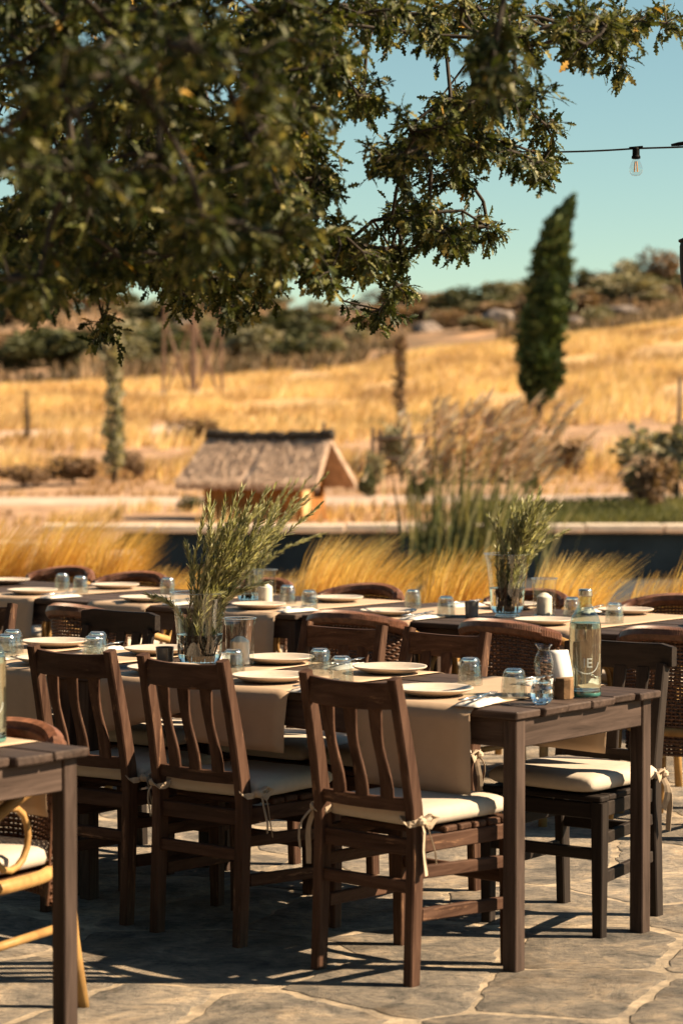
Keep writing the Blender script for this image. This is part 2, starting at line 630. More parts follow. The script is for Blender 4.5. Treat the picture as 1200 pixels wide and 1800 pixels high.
def blades(base, tip, width, bend, segs=3):
    """grass blades: base (n,3), tip (n,3), bend (n,3) offset at the middle; quads"""
    n = len(base)
    t = np.linspace(0, 1, segs + 1)
    p = base[:, None, :] * (1 - t)[None, :, None] + tip[:, None, :] * t[None, :, None] + bend[:, None, :] * (4 * t * (1 - t))[None, :, None]
    d = tip - base
    side = np.cross(d, rng.normal(size=(n, 3)))
    side /= np.maximum(np.linalg.norm(side, axis=1, keepdims=True), 1e-6)
    w = width[:, None] * (1 - 0.9 * t ** 1.5)[None, :]
    a = p - side[:, None, :] * w[:, :, None] / 2
    b = p + side[:, None, :] * w[:, :, None] / 2
    vs = np.stack([a, b], axis=2).reshape(n, -1, 3)
    q = np.array([[2 * i, 2 * i + 1, 2 * i + 3, 2 * i + 2] for i in range(segs)])
    fs = q[None] + (np.arange(n) * 2 * (segs + 1))[:, None, None]
    return vs.reshape(-1, 3), fs.reshape(-1, 4), 2 * (segs + 1)


def tag(o, label=None, cat=None, group=None, kind=None):
    if label:
        o['label'] = label
    if cat:
        o['category'] = cat
    if group:
        o['group'] = group
    if kind:
        o['kind'] = kind
    return o


def thing(name, label, cat, loc=(0, 0, 0), rotz=0.0, group=None):
    o = bpy.data.objects.new(name, None)
    COL.objects.link(o)
    o.empty_display_size = 0.1
    o.location = loc
    o.rotation_euler = (0, 0, rotz)
    return tag(o, label, cat, group)


def dup(root, label, loc, rotz, group=None):
    def rec(o, par):
        c = o.copy()
        COL.objects.link(c)
        c.parent = par
        for ch in KIDS.get(o.name, []):
            rec(ch, c)
        return c
    r = rec(root, None)
    r.location = loc
    r.rotation_euler = (0, 0, rotz)
    r.scale = (1, 1, 1)
    r['label'] = label
    if group:
        r['group'] = group
    return r


KIDS = {}


def index_kids(root):
    """remember the children of a prototype so that copies can be made quickly"""
    for o in list(COL.objects):
        if o.parent is not None:
            p = o
            while p.parent is not None:
                p = p.parent
            if p == root:
                KIDS.setdefault(o.parent.name, []).append(o)


# ------------------------------------------------------------------ terrain
PROF_Y = np.array([0, 40, 55, 70, 100, 150, 220, 300, 420, 700, 1400], float)
PX = np.array([-600, 0, 600, 1000, 1200, 2000], float)
PROF = {   # picture height of the ground (755 is the eye line) per column; first two rows are replaced by level ground
    'y': [
        [0, 0, 0, 0, 0, 0], [0, 0, 0, 0, 0, 0],
        [868, 866, 862, 858, 855, 850],
        [806, 806, 806, 790, 780, 770],
        [735, 728, 718, 690, 664, 640],
        [680, 672, 655, 600, 572, 540],
        [652, 645, 622, 580, 556, 520],
        [606, 600, 582, 545, 528, 500],
        [556, 552, 550, 498, 492, 470],
        [566, 562, 560, 525, 520, 500],
        [620, 620, 620, 600, 600, 590]]}
PR = np.array(PROF['y'], float)
ZR = np.zeros_like(PR)
for i_, yy in enumerate(PROF_Y):
    if i_ >= 2:
        ZR[i_] = H + yy * (755 - PR[i_]) / 4250.0


def terrain_z(x, y):
    if y <= 40:
        return 0.0
    px = 600 + 4250 * x / max(y, 1.0)
    zc = [np.interp(px, PX, ZR[i]) for i in range(len(PROF_Y))]
    z = float(np.interp(y, PROF_Y, zc))
    amp = min(1.0, (y - 40) / 60.0)
    z += amp * 0.35 * noise.noise((x * 0.06, y * 0.05, 3.1))
    if y > 180:
        z += min(1.0, (y - 180) / 120) * (2.2 * noise.noise((x * 0.02, y * 0.013, 7.7)) + 1.0 * noise.noise((x * 0.07, y * 0.03, 1.7)))
    return z


def pond_mask(x, y):
    return -2.6 < x < 16 and 20.0 < y < 37.0


def build_terrain():
    ys = np.concatenate([np.linspace(-60, 18, 12), [19.9, 20.0, 22, 28, 36.9, 37.0, 37.2, 38.5], np.linspace(40, 120, 60), np.linspace(124, 260, 40), np.linspace(266, 460, 36), np.linspace(490, 1400, 14)])
    cols = 141
    vs, fld, hil = [], [], []
    for y in ys:
        w = 0.55 * abs(y) + 26
        xs = np.linspace(-w, w, cols)
        for x in xs:
            vs.append((x, y, -0.03 + terrain_z(x, y)))
            px = 600 + 4250 * x / max(y, 5)
            nz = noise.noise((x * 0.05, y * 0.03, 9.0)) * 12 + noise.noise((x * 0.2, y * 0.1, 4.0)) * 6
            e0 = 80 + nz + (18 if px < 350 else 0)
            f = min(1, max(0, (y - e0) / 14))
            top = np.interp(px, [0, 300, 600, 700, 850, 1000, 1200], [138, 145, 158, 178, 190, 172, 172])
            h = min(1, max(0, (y - top - nz * 0.6) / 12))
            fld.append(f)
            hil.append(h)
    fs = []
    for j in range(len(ys) - 1):
        for i in range(cols - 1):
            a = j * cols + i
            cx = (vs[a][0] + vs[a + cols + 1][0]) / 2
            cyy = (ys[j] + ys[j + 1]) / 2
            fs.append((a, a + 1, a + cols + 1, a + cols))
    me = np_mesh('ground', np.array(vs), np.array(fs), M['ground'], True)
    for nm, dat in (('field', fld), ('hills', hil)):
        at = me.attributes.new(nm, 'FLOAT', 'POINT')
        at.data.foreach_set('value', np.array(dat, dtype=np.float32))
    # cut the pond out of the sheet
    import bmesh
    bm = bmesh.new()
    bm.from_mesh(me)
    kill = []
    for f in bm.faces:
        c = f.calc_center_median()
        if 20.0 < c.y < 37.0 and -3.4 < c.x < 40:
            kill.append(f)
    bmesh.ops.delete(bm, geom=kill, context='FACES')
    bm.to_mesh(me)
    bm.free()
    o = link('ground', me)
    tag(o, 'dry golden hillside ground behind the terrace', None, None, 'structure')
    return o


build_terrain()


# pond basin with pale stone coping (an emptied dark-walled basin)
def build_pond():
    mb = MB()
    x0, x1, y0, y1, zb = -4.6, 42.0, 19.0, 37.2, -0.75
    xs = [x0 + (x1 - x0) * i / 40 for i in range(41)]
    for a, b in zip(xs[:-1], xs[1:]):
        mb.add([(a, y1, zb), (b, y1, zb), (b, y1, -0.02), (a, y1, -0.02)], [(0, 1, 2, 3)])
        mb.add([(a, y0, zb), (b, y0, zb), (b, y1, zb), (a, y1, zb)], [(0, 1, 2, 3)])
        mb.add([(a, y0, -0.035), (b, y0, -0.035), (b, y0, zb), (a, y0, zb)], [(0, 1, 2, 3)])
    for x in (x0, x1):
        mb.add([(x, y0, zb), (x, y1, zb), (x, y1, -0.035), (x, y0, -0.035)], [(0, 1, 2, 3)])
    o = mb.build('pond', M['liner'])
    tag(o, 'dark walled basin of the pond behind the grasses', None, None, 'structure')
    # coping slabs, each its own stone
    x = x0
    i = 0
    while x < x1 - 1:
        w = random.uniform(0.8, 1.3)
        s = MB().box((0, 0, 0), (w - 0.025, 0.62 + random.uniform(-.03, .03), 0.11), 0.012)
        so = s.build('coping_slab', M['coping'], o)
        so.location = (x + w / 2, y1 + 0.22, 0.03 + random.uniform(-.008, .008))
        x += w
        i += 1
    return o


build_pond()

# gravel road
def strip(name, pts, width, mat, label, lift=0.05):
    vs, fs = [], []
    n = len(pts)
    for i, (x, y) in enumerate(pts):
        for k in range(5):
            yy = y + width * (k / 4 - 0.5)
            vs.append((x, yy, terrain_z(x, yy) + (lift if 0 < k < 4 else -0.12) + 0.02 * noise.noise((x, yy, 0))))
    for i in range(n - 1):
        for k in range(4):
            a = i * 5 + k
            fs.append((a, a + 5, a + 6, a + 1))
    o = MB().add(vs, fs).build(name, mat, None, True)
    return tag(o, label, None, None, 'structure')


strip('road', [(-24 + i * 0.8, 48.5 + 0.9 * math.sin(i * 0.12) + (i * 0.05)) for i in range(70)], 4.2, M['road'], 'pale gravel road passing behind the thatched hut', 0.03)
strip('track', [(-26 + i * 0.6, 72 + i * 0.42) for i in range(36)], 3.0, M['road'], 'faint dirt track climbing the left of the field', 0.12)


# ------------------------------------------------------------------ paved terrace: mortar sheet and flagstones
TERR = MB()
g = 24
for j in range(g):
    for i in range(g):
        xa, xb = -6 + 12 * i / g, -6 + 12 * (i + 1) / g
        ya, yb = -1 + 16.2 * j / g, -1 + 16.2 * (j + 1) / g
        TERR.add([(xa, ya, 0), (xb, ya, 0), (xb, yb, 0), (xa, yb, 0)], [(0, 1, 2, 3)])
terrace = TERR.build('terrace', M['mortar'])
terrace.location.z = -0.0012
tag(terrace, 'crazy paved terrace of grey slate with sandy joints', None, None, 'structure')


def clip_poly(poly, p, n):
    out = []
    for i in range(len(poly)):
        a, b = poly[i], poly[(i + 1) % len(poly)]
        da, db = (a - p).dot(n), (b - p).dot(n)
        if da <= 0:
            out.append(a)
        if da * db < 0:
            out.append(a + (b - a) * (da / (da - db)))
    return out


def build_flagstones():
    sites = []
    cell = 0.50
    ny, nx = int(9.0 / cell), int(6.6 / cell)
    for j in range(ny):
        for i in range(nx):
            sites.append(Vector((-3.3 + (i + 0.5 + random.uniform(-.46, .46) + 0.5 * (j % 2)) * cell * 1.12, 5.0 + (j + 0.5 + random.uniform(-.46, .46)) * cell)))
    for k in range(40):
        sites.pop(random.randrange(len(sites)))
    for si, s in enumerate(sites):
        poly = [s + Vector(d) for d in ((-.8, -.8), (.8, -.8), (.8, .8), (-.8, .8))]
        for t in sites:
            if t is s or (t - s).length > 1.7:
                continue
            poly = clip_poly(poly, (s + t) / 2, (t - s).normalized())
            if len(poly) < 3:
                break
        if len(poly) < 3:
            continue
        joint = random.uniform(0.008, 0.032)
        # inset, round the corners and roughen the outline
        for i in range(len(poly)):
            pass
        c = sum(poly, Vector((0, 0))) / len(poly)
        edges = list(poly)
        pl = [s + Vector(d) for d in ((-1, -1), (1, -1), (1, 1), (-1, 1))]
        for i in range(len(edges)):
            a, b = edges[i], edges[(i + 1) % len(edges)]
            if (b - a).length < 1e-4:
                continue
            nn = Vector(((b - a).y, -(b - a).x)).normalized()
            if nn.dot(a - c) < 0:
                nn = -nn
            pl = clip_poly(pl, a - nn * joint * random.uniform(0.15, 1.6), nn)
            if len(pl) < 3:
                break
        if len(pl) < 3:
            continue
        # subdivide, then smooth once
        pts = []
        for i in range(len(pl)):
            a, b = pl[i], pl[(i + 1) % len(pl)]
            m = max(1, int((b - a).length / 0.035))
            for k in range(m):
                pts.append(a.lerp(b, k / m))
        for _ in range(1):
            pts = [(pts[i - 1] + pts[i] * 2 + pts[(i + 1) % len(pts)]) / 4 for i in range(len(pts))]
        pts = [p + Vector((noise.noise((p.x * 14, p.y * 14, 1)), noise.noise((p.x * 14, p.y * 14, 5)))) * 0.022 + Vector((noise.noise((p.x * 45, p.y * 45, 1)), noise.noise((p.x * 45, p.y * 45, 5)))) * 0.008 for p in pts]
        n = len(pts)
        h = random.uniform(0.0012, 0.0032)
        c = sum(pts, Vector((0, 0))) / n
        rings = [(1.0, -0.004), (1.0, 0.0), (0.975, h), (0.55, h + 0.0006)]
        vs, fs = [], []
        for (sc, z) in rings:
            for p in pts:
                q = c + (p - c) * sc
                vs.append((q.x, q.y, z + (0.0010 * noise.noise((q.x * 9, q.y * 9, 2)) if z > 0 else 0)))
        vs.append((c.x, c.y, h + 0.001))
        for r_ in range(3):
            for i in range(n):
                j = (i + 1) % n
                fs.append((r_ * n + i, r_ * n + j, r_ * n + n + j, r_ * n + n + i))
        for i in range(n):
            fs.append((3 * n + i, 3 * n + (i + 1) % n, 4 * n))
        if sum(((pts[i].x * pts[(i + 1) % n].y - pts[(i + 1) % n].x * pts[i].y) for i in range(n))) < 0:
            fs = [tuple(reversed(f)) for f in fs]
        o = MB().add(vs, fs).build('flagstone', M['stone'], terrace, True)


build_flagstones()

# ------------------------------------------------------------------ table frames of reference
TH = R(38.7)
LDIR = Vector((-math.cos(TH), math.sin(TH), 0))      # along a table, away to the left
SDIR = Vector((math.sin(TH), math.cos(TH), 0))       # across a table, away from the camera
CA = Vector((0.499, 6.822, 0))                       # near right corner of the front table
CB = Vector((0.800, 9.660, 0))                       # reference corner of the back row
TABLE_H = 0.75


def onA(t, u, z=TABLE_H):
    return CA + LDIR * t + SDIR * u + Vector((0, 0, z))


def onB(t, u, z=TABLE_H):
    return CB + LDIR * t + SDIR * u + Vector((0, 0, z))


def make_table(label, origin, length, width, nplank, seed, group=None):
    """origin: near right corner on the floor; local -x runs along the table, +y across"""
    rd = random.Random(seed)
    t = thing('dining_table', label, 'table', origin, -TH, group)
    pw = width / nplank
    for i in range(nplank):
        e = rd.uniform(-0.008, 0.012)
        th = 0.023
        mb = MB().box((-length / 2 + e / 2, pw * (i + 0.5), TABLE_H - th / 2 - rd.uniform(0, 0.0025)), (length + e, pw - 0.004, th), 0.004)
        # rough worn end grain
        vs = []
        for v in mb.v:
            if v[0] > -0.02:
                vs.append((v[0] + 0.006 * noise.noise((v[1] * 40, v[2] * 90, seed)), v[1], v[2]))
            else:
                vs.append(v)
        mb.v = vs
        mb.build('plank', M['table_x'], t)
    ins, lg = 0.018, 0.047
    ap = 0.082
    za = TABLE_H - 0.026 - ap / 2
    for (cx, cyy) in ((-ins - lg / 2, ins + lg / 2), (-ins - lg / 2, width - ins - lg / 2), (-length + ins + lg / 2, ins + lg / 2), (-length + ins + lg / 2, width - ins - lg / 2)):
        MB().box((cx, cyy, (TABLE_H - 0.026) / 2), (lg, lg, TABLE_H - 0.026), 0.003).build('leg', M['table_z'], t)
    for yy in (ins + 0.018, width - ins - 0.018):
        MB().box((-length / 2, yy, za), (length - 2 * ins - 2 * lg - 0.002, 0.022, ap), 0.003).build('apron', M['table_x'], t)
    for xx in (-ins - 0.016, -length + ins + 0.016):
        MB().box((xx, width / 2, za), (0.022, width - 2 * ins - 2 * lg - 0.002, ap), 0.003).build('apron', M['table_y'], t)
    return t


make_table('dark plank dining table in front, its bare end and corner leg nearest the camera', CA, 1.78, 0.765, 6, 1)
make_table('dark plank dining table continuing the front row at the left behind two slatted chairs', CA + LDIR * 1.79 + SDIR * 0.004, 1.75, 0.765, 6, 2)
make_table('dark plank dining table of the back row at the right with rosemary vase', CB - LDIR * 1.0, 2.25, 0.97, 7, 3)
make_table('dark plank dining table of the back row at the left beside golden grass', CB + LDIR * 1.255 - SDIR * 0.03, 3.0, 0.93, 7, 4)
CC = Vector((-0.640, 6.080, 0)) - SDIR * 0.765
make_table('dark plank dining table cut off at the left edge of the picture, worn corner', CC, 1.6, 0.765, 6, 5)


# ------------------------------------------------------------------ wooden chairs
def cushion_mesh(w, d, h, seed):
    n = 15
    vs, fs = [], []
    idx = {}
    for side in (0, 1):
        for j in range(n):
            for i in range(n):
                u, v = -1 + 2 * i / (n - 1), -1 + 2 * j / (n - 1)
                u2 = math.sin(u * math.pi / 2) if abs(u) < 1 else u
                v2 = math.sin(v * math.pi / 2) if abs(v) < 1 else v
                e = (1 - abs(u2) ** 7) * (1 - abs(v2) ** 7)
                k = max(0.0, e) ** 0.30
                rim = 1 - 0.05 * (abs(u2) * abs(v2)) ** 4
                zz = h * 0.5 * k * (1.0 + 0.10 * noise.noise((u * 2, v * 2, seed + side * 9))) + 0
                if side == 0:
                    zz = -zz * 0.75
                idx[(side, i, j)] = len(vs)
                vs.append((w / 2 * u2 * rim, d / 2 * v2 * rim, zz + h * 0.4))
    for side in (0, 1):
        for j in range(n - 1):
            for i in range(n - 1):
                q = (idx[(side, i, j)], idx[(side, i + 1, j)], idx[(side, i + 1, j + 1)], idx[(side, i, j + 1)])
                fs.append(q if side else q[::-1])
    mb = MB().add(vs, fs)
    me = mb.mesh('seat_cushion', M['cushion'], True)
    import bmesh
    bm = bmesh.new()
    bm.from_mesh(me)
    bmesh.ops.remove_doubles(bm, verts=bm.verts, dist=0.0004)
    bm.to_mesh(me)
    bm.free()
    return me


def tie_mesh(x, y, z, sgn, seed):
    """ribbon knotted round a back post with two hanging tails"""
    rd = random.Random(seed)
    mb = MB()
    # loop round the post
    lp = []
    for k in range(14):
        a = 2 * math.pi * k / 14
        lp.append((x + 0.030 * math.cos(a), y + 0.033 * math.sin(a), z + 0.006 * math.sin(a * 2)))
    mb.tube(lp, 0.011, 6, 0.3, closed=True, up=(math.cos(0.3), math.sin(0.3), 0.0))
    kx, ky = x + sgn * 0.030, y + 0.004
    mb.box((kx + sgn * 0.006, ky, z), (0.026, 0.026, 0.022), 0.007)
    # a bow loop towards the seat
    bw = [(kx, ky, z), (kx + sgn * 0.012, ky + 0.030, z + 0.018), (kx + sgn * 0.014, ky + 0.052, z + 0.006), (kx + sgn * 0.010, ky + 0.034, z - 0.014), (kx, ky, z - 0.002)]
    mb.tube(bw, [0.009, 0.013, 0.013, 0.012, 0.008], 6, 0.25)
    for k in range(2):
        ln = rd.uniform(0.10, 0.19)
        ox = sgn * rd.uniform(0.004, 0.03)
        oy = rd.uniform(-0.06, 0.06)
        pts = [(kx, ky, z)]
        for s in range(1, 7):
            f = s / 6
            pts.append((kx + ox * math.sin(f * 2.2) + 0.006 * math.sin(f * 7 + k), ky + oy * f ** 0.7, z - ln * f ** 1.25 + 0.012 * math.sin(f * 3.1)))
        mb.tube(pts, [0.006, 0.009, 0.010, 0.010, 0.011, 0.011, 0.010], 6, 0.16)
    return mb


def make_chair(kind, seed):
    """slatted wooden chair, origin on the floor under the seat centre, facing +y"""
    rd = random.Random(seed)
    wz, wx, wy = (M['chair_z'], M['chair_x'], M['chair_y']) if kind == 'brown' else (M['black_z'], M['black_x'], M['black_x'])
    t = thing('wooden_chair', 'x', 'chair')
    by, fy = -0.195, 0.19
    bx, fx = 0.172, 0.202
    topz, lean = 0.865, 0.085
    topin = topz if kind == 'brown' else 0.79

    def post_y(z):
        return by - (lean * max(0, (z - 0.44) / (topz - 0.44)) ** 1.25)
    for s in (-1, 1):
        zs = [0, 0.2, 0.42, 0.5, 0.6, 0.7, 0.8, topin]
        path = [(s * (bx - 0.008 * max(0, (z - 0.44) / 0.42)), post_y(z) + (0.018 * (1 - z / 0.42) * -1 if z < 0.42 else 0), z) for z in zs]
        MB().sweep(path, 0.032, [0.042, 0.045, 0.048, 0.048, 0.045, 0.042, 0.038, 0.034], (1, 0, 0), 0.004).build('back_post', wz, t)
        MB().sweep([(s * fx, fy, 0), (s * fx, fy, 0.2), (s * fx, fy, 0.415)], [0.034, 0.038, 0.042], [0.034, 0.038, 0.042], (1, 0, 0), 0.003).build('leg', wz, t)
        for (z0, hh) in ((0.392, 0.045), (0.315, 0.036), (0.195, 0.036)):
            p0 = Vector((s * bx, by + 0.022, z0))
            p1 = Vector((s * fx, fy - 0.022, z0 - (0.012 if z0 < 0.35 else 0)))
            MB().sweep([p0, p1], 0.020, hh, (1, 0, 0), 0.003).build('side_rail', wy, t)
    # crest rail and lower back rail, bowed backwards

    def bow(z, half, k, hgt, name, thick=0.021, ear=False):
        pts, hs = [], []
        nn = 9
        for i in range(nn):
            x = -half + 2 * half * i / (nn - 1)
            pts.append((x, post_y(z) - k * (1 - (x / half) ** 2), z))
            hs.append(hgt)
        mb = MB()
        # sections stand upright: width across = thickness, height = z
        path = [Vector(p) for p in pts]
        vs, fs = [], []
        for i, p in enumerate(path):
            tt = (path[min(i + 1, nn - 1)] - path[max(i - 1, 0)]).normalized()
            nrm = Vector((-tt.y, tt.x, 0))
            h2 = hgt / 2
            drop = 0.0
            if ear and i in (0, nn - 1):
                h2 *= 0.72
            arch = 0.006 * (1 - (p.x / half) ** 2) if name == 'crest_rail' else 0
            tilt = lean * 0.22
            for (a, b) in ((-1, -0.9), (-0.8, -1), (0.8, -1), (1, -0.9), (1, 0.9), (0.8, 1), (-0.8, 1), (-1, 0.9)):
                vs.append(p + nrm * (a * thick / 2) + Vector((0, -tilt * b * h2 * 6 * 0.1, b * h2 - arch)))
        for i in range(nn - 1):
            for q in range(8):
                q2 = (q + 1) % 8
                fs.append((i * 8 + q, i * 8 + q2, i * 8 + 8 + q2, i * 8 + 8 + q))
        fs.append(tuple(range(7, -1, -1)))
        fs.append(tuple(range((nn - 1) * 8, nn * 8)))
        mb.add(vs, fs)
        return mb.build(name, wx, t)
    if kind == 'brown':
        bow(0.815, bx - 0.020, 0.020, 0.075, 'crest_rail')
    else:
        bow(0.825, bx + 0.030, 0.020, 0.085, 'crest_rail', 0.024, True)
    bow(0.505, bx - 0.014, 0.020, 0.036, 'back_rail')
    # wavy slats
    for k in (-1, 0, 1):
        x0 = k * 0.088
        zs = [0.52 + (0.785 - 0.52) * i / 9 for i in range(10)]
        path, ws = [], []
        for i, z in enumerate(zs):
            f = i / 9
            path.append((x0 + 0.0055 * math.sin(f * 6.3 + 0.6) * (1 if kind == 'brown' else 0.2), post_y(z) - 0.020 * (1 - (x0 / bx) ** 2), z))
            ws.append(0.036 + 0.010 * (1 - math.sin(math.pi * f)) + 0.002 * math.sin(f * 9))
        MB().sweep(path, ws, 0.013, (1, 0, 0), 0.003).build('slat', wz, t)
    # rails under the seat and stretchers
    MB().sweep([(-bx + 0.016, by + 0.002, 0.385), (bx - 0.016, by + 0.002, 0.385)], 0.020, 0.048, (0, 1, 0), 0.003).build('seat_rail', wx, t)
    MB().sweep([(-fx + 0.020, fy, 0.388), (fx - 0.020, fy, 0.388)], 0.020, 0.048, (0, 1, 0), 0.003).build('seat_rail', wx, t)
    MB().sweep([(-bx + 0.016, by - 0.006, 0.275), (bx - 0.016, by - 0.006, 0.275)], 0.020, 0.036, (0, 1, 0), 0.003).build('stretcher', wx, t)
    MB().sweep([(-fx + 0.018, fy, 0.255), (fx - 0.018, fy, 0.255)], 0.020, 0.036, (0, 1, 0), 0.003).build('stretcher', wx, t)
    # seat planks run side to side
    npk = 6
    for i in range(npk):
        y = by + 0.045 + (fy + 0.02 - by - 0.045) * (i + 0.5) / npk
        w = 2 * (bx + (fx - bx) * (i + 0.5) / npk) + 0.028 + rd.uniform(-.006, .006)
        if i == 0:
            w = 2 * bx - 0.04
        MB().box((0, y, 0.425), (w, 0.054, 0.018), 0.004).build('seat_plank', wx, t)
    cm = link('seat_cushion', cushion_mesh(0.405, 0.40, 0.070, seed), t)
    cm.location = (0, 0.012, 0.436)
    cm.rotation_euler = (0, 0, rd.uniform(-.05, .05))
    for s in (-1, 1):
        tie_mesh(s * bx, by, 0.462, s, seed * 3 + s).build('tie', M['tie'], cm)
    for c in list(COL.objects):
        if c.parent == cm and c.name.startswith('tie'):
            c.location = (0, -0.012, -0.436)
    return t


def face(s_side, extra=0.0):
    """heading for a chair on the near side (faces +S) or the far side"""
    return (-TH if s_side == 'near' else math.pi - TH) + extra


chA = make_chair('brown', 3)
chA['label'] = 'brown slatted chair with cream cushion nearest the camera, beside the front table corner leg'
index_kids(chA)
chA.location = (0.205, 6.955, 0)
chA.rotation_euler.z = face('near', R(-2.5))
chB = make_chair('brown', 8)
chB['label'] = 'brown slatted chair in front of the rosemary vase, middle of the three seen from behind'
index_kids(chB)
chB.location = (-0.300, 7.470, 0)
chB.rotation_euler.z = face('near', R(-1.0))
G_NEAR = 'slatted chairs on the near side of the front table'
G_FAR = 'wooden chairs on the far side of the front table'
chA['group'] = G_NEAR
chB['group'] = G_NEAR
dup(chB, 'brown slatted chair half behind the left table corner, leftmost of the three seen from behind', (-0.680, 7.800, 0), face('near', R(1.5)), G_NEAR)
FAR = [
    (chA, 1.44, 0.75, 'brown slatted chair behind the middle pair of glasses, facing the camera', 2),
    (chB, 1.01, 0.75, 'brown slatted chair with sunlit post behind the glass nearest the table end, facing the camera', -2),
    (chA, 3.22, 0.68, 'brown slatted chair at the left edge of the picture, sunlit right post', 3),
    (chB, 2.04, 0.72, 'brown slatted chair almost hidden behind the front vase and hurricane glass', 0),
]
for src, t_, u_, lab, ex in FAR:
    p = onA(t_, u_, 0)
    dup(src, lab, p, face('far', R(ex)), G_FAR)
chK = make_chair('black', 5)
chK['label'] = 'near black chair with wide rounded top rail behind the glass bottle, cream cushion in sun'
index_kids(chK)
chK['group'] = G_FAR
chK.location = onA(0.30, 0.755, 0)
chK.rotation_euler.z = face('far', R(2))
dup(chK, 'near black slatted chair behind the overlapping pair of glasses at the left', onA(2.50, 0.70, 0), face('far', R(-2)), G_FAR)


# ------------------------------------------------------------------ woven cane armchairs
def make_rattan(seed, pale=False):
    """tub chair, facing +y; thick wrapped rim falls into bare cane arms"""
    t = thing('cane_armchair', 'x', 'chair')
    rx, ry = 0.265, 0.265
    seat = 0.40

    def plan(a, k=1.0):
        """a from -1 (left arm front) to 1 (right arm front); 0 is the back"""
        an = a * math.pi * 0.5
        x = rx * k * math.sin(an) if abs(a) <= 1 else 0
        y = -ry * k * math.cos(an)
        return x, y

    def rim_z(a):
        return 0.775 - 0.115 * abs(a) ** 2.2
    # rim: wrapped part round the back
    pts = []
    for i in range(25):
        a = -0.68 + 1.36 * i / 24
        x, y = plan(a)
        pts.append((x, y, rim_z(a)))
    rim = MB().tube(pts, 0.026, 10).build('rim', M['weave'] if False else M['wrap'], t, True)
    # binding strands round the rim
    mb = MB()
    for i in range(96):
        a = -0.68 + 1.36 * (i + 0.5) / 96
        x, y = plan(a)
        x2, y2 = plan(a + 0.01)
        tt = Vector((x2 - x, y2 - y, rim_z(a + 0.01) - rim_z(a))).normalized()
        tt = (tt + Vector((0, 0, 0.25))).normalized()
        q = tt.orthogonal().normalized()
        w = tt.cross(q)
        ring = [(Vector((x, y, rim_z(a))) + (q * math.cos(b) + w * math.sin(b)) * 0.0275) for b in [2 * math.pi * k / 8 for k in range(8)]]
        mb.tube(ring, 0.0042, 4, closed=True)
    mb.build('binding', M['wrap'], rim)
    # bare cane arms down to the front legs
    for s in (-1, 1):
        x0, y0 = plan(0.66)
        x9, y9 = plan(0.85)
        pts = [(s * x0, y0, rim_z(0.66)), (s * x9, y9, rim_z(0.85)), (s * (rx + 0.008), -0.01, 0.665), (s * (rx + 0.01), 0.10, 0.635), (s * (rx + 0.005), 0.185, 0.595), (s * (rx - 0.01), 0.222, 0.52), (s * (rx - 0.02), 0.215, 0.43)]
        MB().tube(pts, 0.0165, 8).build('arm', M['cane'], t, True)
        MB().tube([(s * (rx - 0.02), 0.215, 0.43), (s * (rx - 0.015), 0.22, 0.2), (s * (rx + 0.005), 0.235, 0.0)], 0.018, 8).build('leg', M['cane'], t, True)
        MB().tube([(s * (rx - 0.05), -0.20, 0.42), (s * (rx - 0.04), -0.215, 0.2), (s * (rx - 0.025), -0.24, 0.0)], 0.018, 8).build('leg', M['cane'], t, True)
        # curl under the arm
        c = [(s * (rx - 0.004), 0.10 + 0.075 * math.cos(b), 0.53 + 0.085 * math.sin(b)) for b in [2 * math.pi * k / 16 for k in range(16)]]
        MB().tube(c, 0.010, 6, closed=True).build('curl', M['cane'], t, True)
        MB().tube([(s * (rx - 0.045), -0.205, 0.24), (s * (rx - 0.02), 0.22, 0.24)], 0.013, 8).build('stretcher', M['cane'], t, True)
    MB().tube([(-rx + 0.02, 0.222, 0.30), (rx - 0.02, 0.222, 0.30)], 0.015, 8).build('stretcher', M['cane'], t, True)
    # seat ring and woven seat
    ring = []
    for i in range(21):
        a = -1 + 2 * i / 20
        x, y = plan(a, 0.93)
        ring.append((x, y, seat))
    ring += [(rx * 0.93, 0.10, seat), (rx * 0.90, 0.20, seat), (0.0, 0.225, seat), (-rx * 0.90, 0.20, seat), (-rx * 0.93, 0.10, seat)]
    MB().tube(ring, 0.020, 8, closed=True).build('seat_frame', M['cane'], t, True)
    sm = MB()
    sm.add([(p[0], p[1], seat + 0.006) for p in ring], [tuple(range(len(ring)))])
    sm.build('seat', M['weave'], t)
    # woven back: stakes and strands that pass before and behind them
    nst = 34
    mb = MB()
    for i in range(nst):
        a = -0.68 + 1.36 * i / (nst - 1)
        x0, y0 = plan(a, 0.94)
        x1, y1 = plan(a, 1.0)
        mb.tube([(x0, y0, seat), ((x0 + x1) / 2, (y0 + y1) / 2, 0.58), (x1, y1, rim_z(a) - 0.01)], 0.0042, 4, cap=False)
    back = mb.build('woven_back', M['weave'], t, True)
    mb = MB()
    rows = 24
    for r_ in range(rows):
        pts = []
        for i in range(nst * 2 - 1):
            a = -0.68 + 1.36 * i / (nst * 2 - 2)
            f = (r_ + 0.5) / rows
            zt = rim_z(a) - 0.02
            z = seat + 0.015 + (zt - seat - 0.015) * f
            k = 0.94 + 0.06 * f + (0.016 if ((i // 2 + r_) % 2 and i % 2 == 0) else (-0.016 if i % 2 == 0 else 0))
            x, y = plan(a, k)
            pts.append((x, y, z))
        mb.tube(pts, 0.0050, 4, flat=1.25, cap=False, up=(0, 0, 1))
    mb.build('strands', M['weave'], back, True)
    # apron band of weave round the seat
    mb = MB()
    for i in range(30):
        a = -0.70 + 1.40 * i / 29
        x0, y0 = plan(a, 0.95)
        mb.tube([(x0, y0, seat), (x0 * 0.97, y0 * 0.97, 0.31)], 0.006, 4, cap=False)
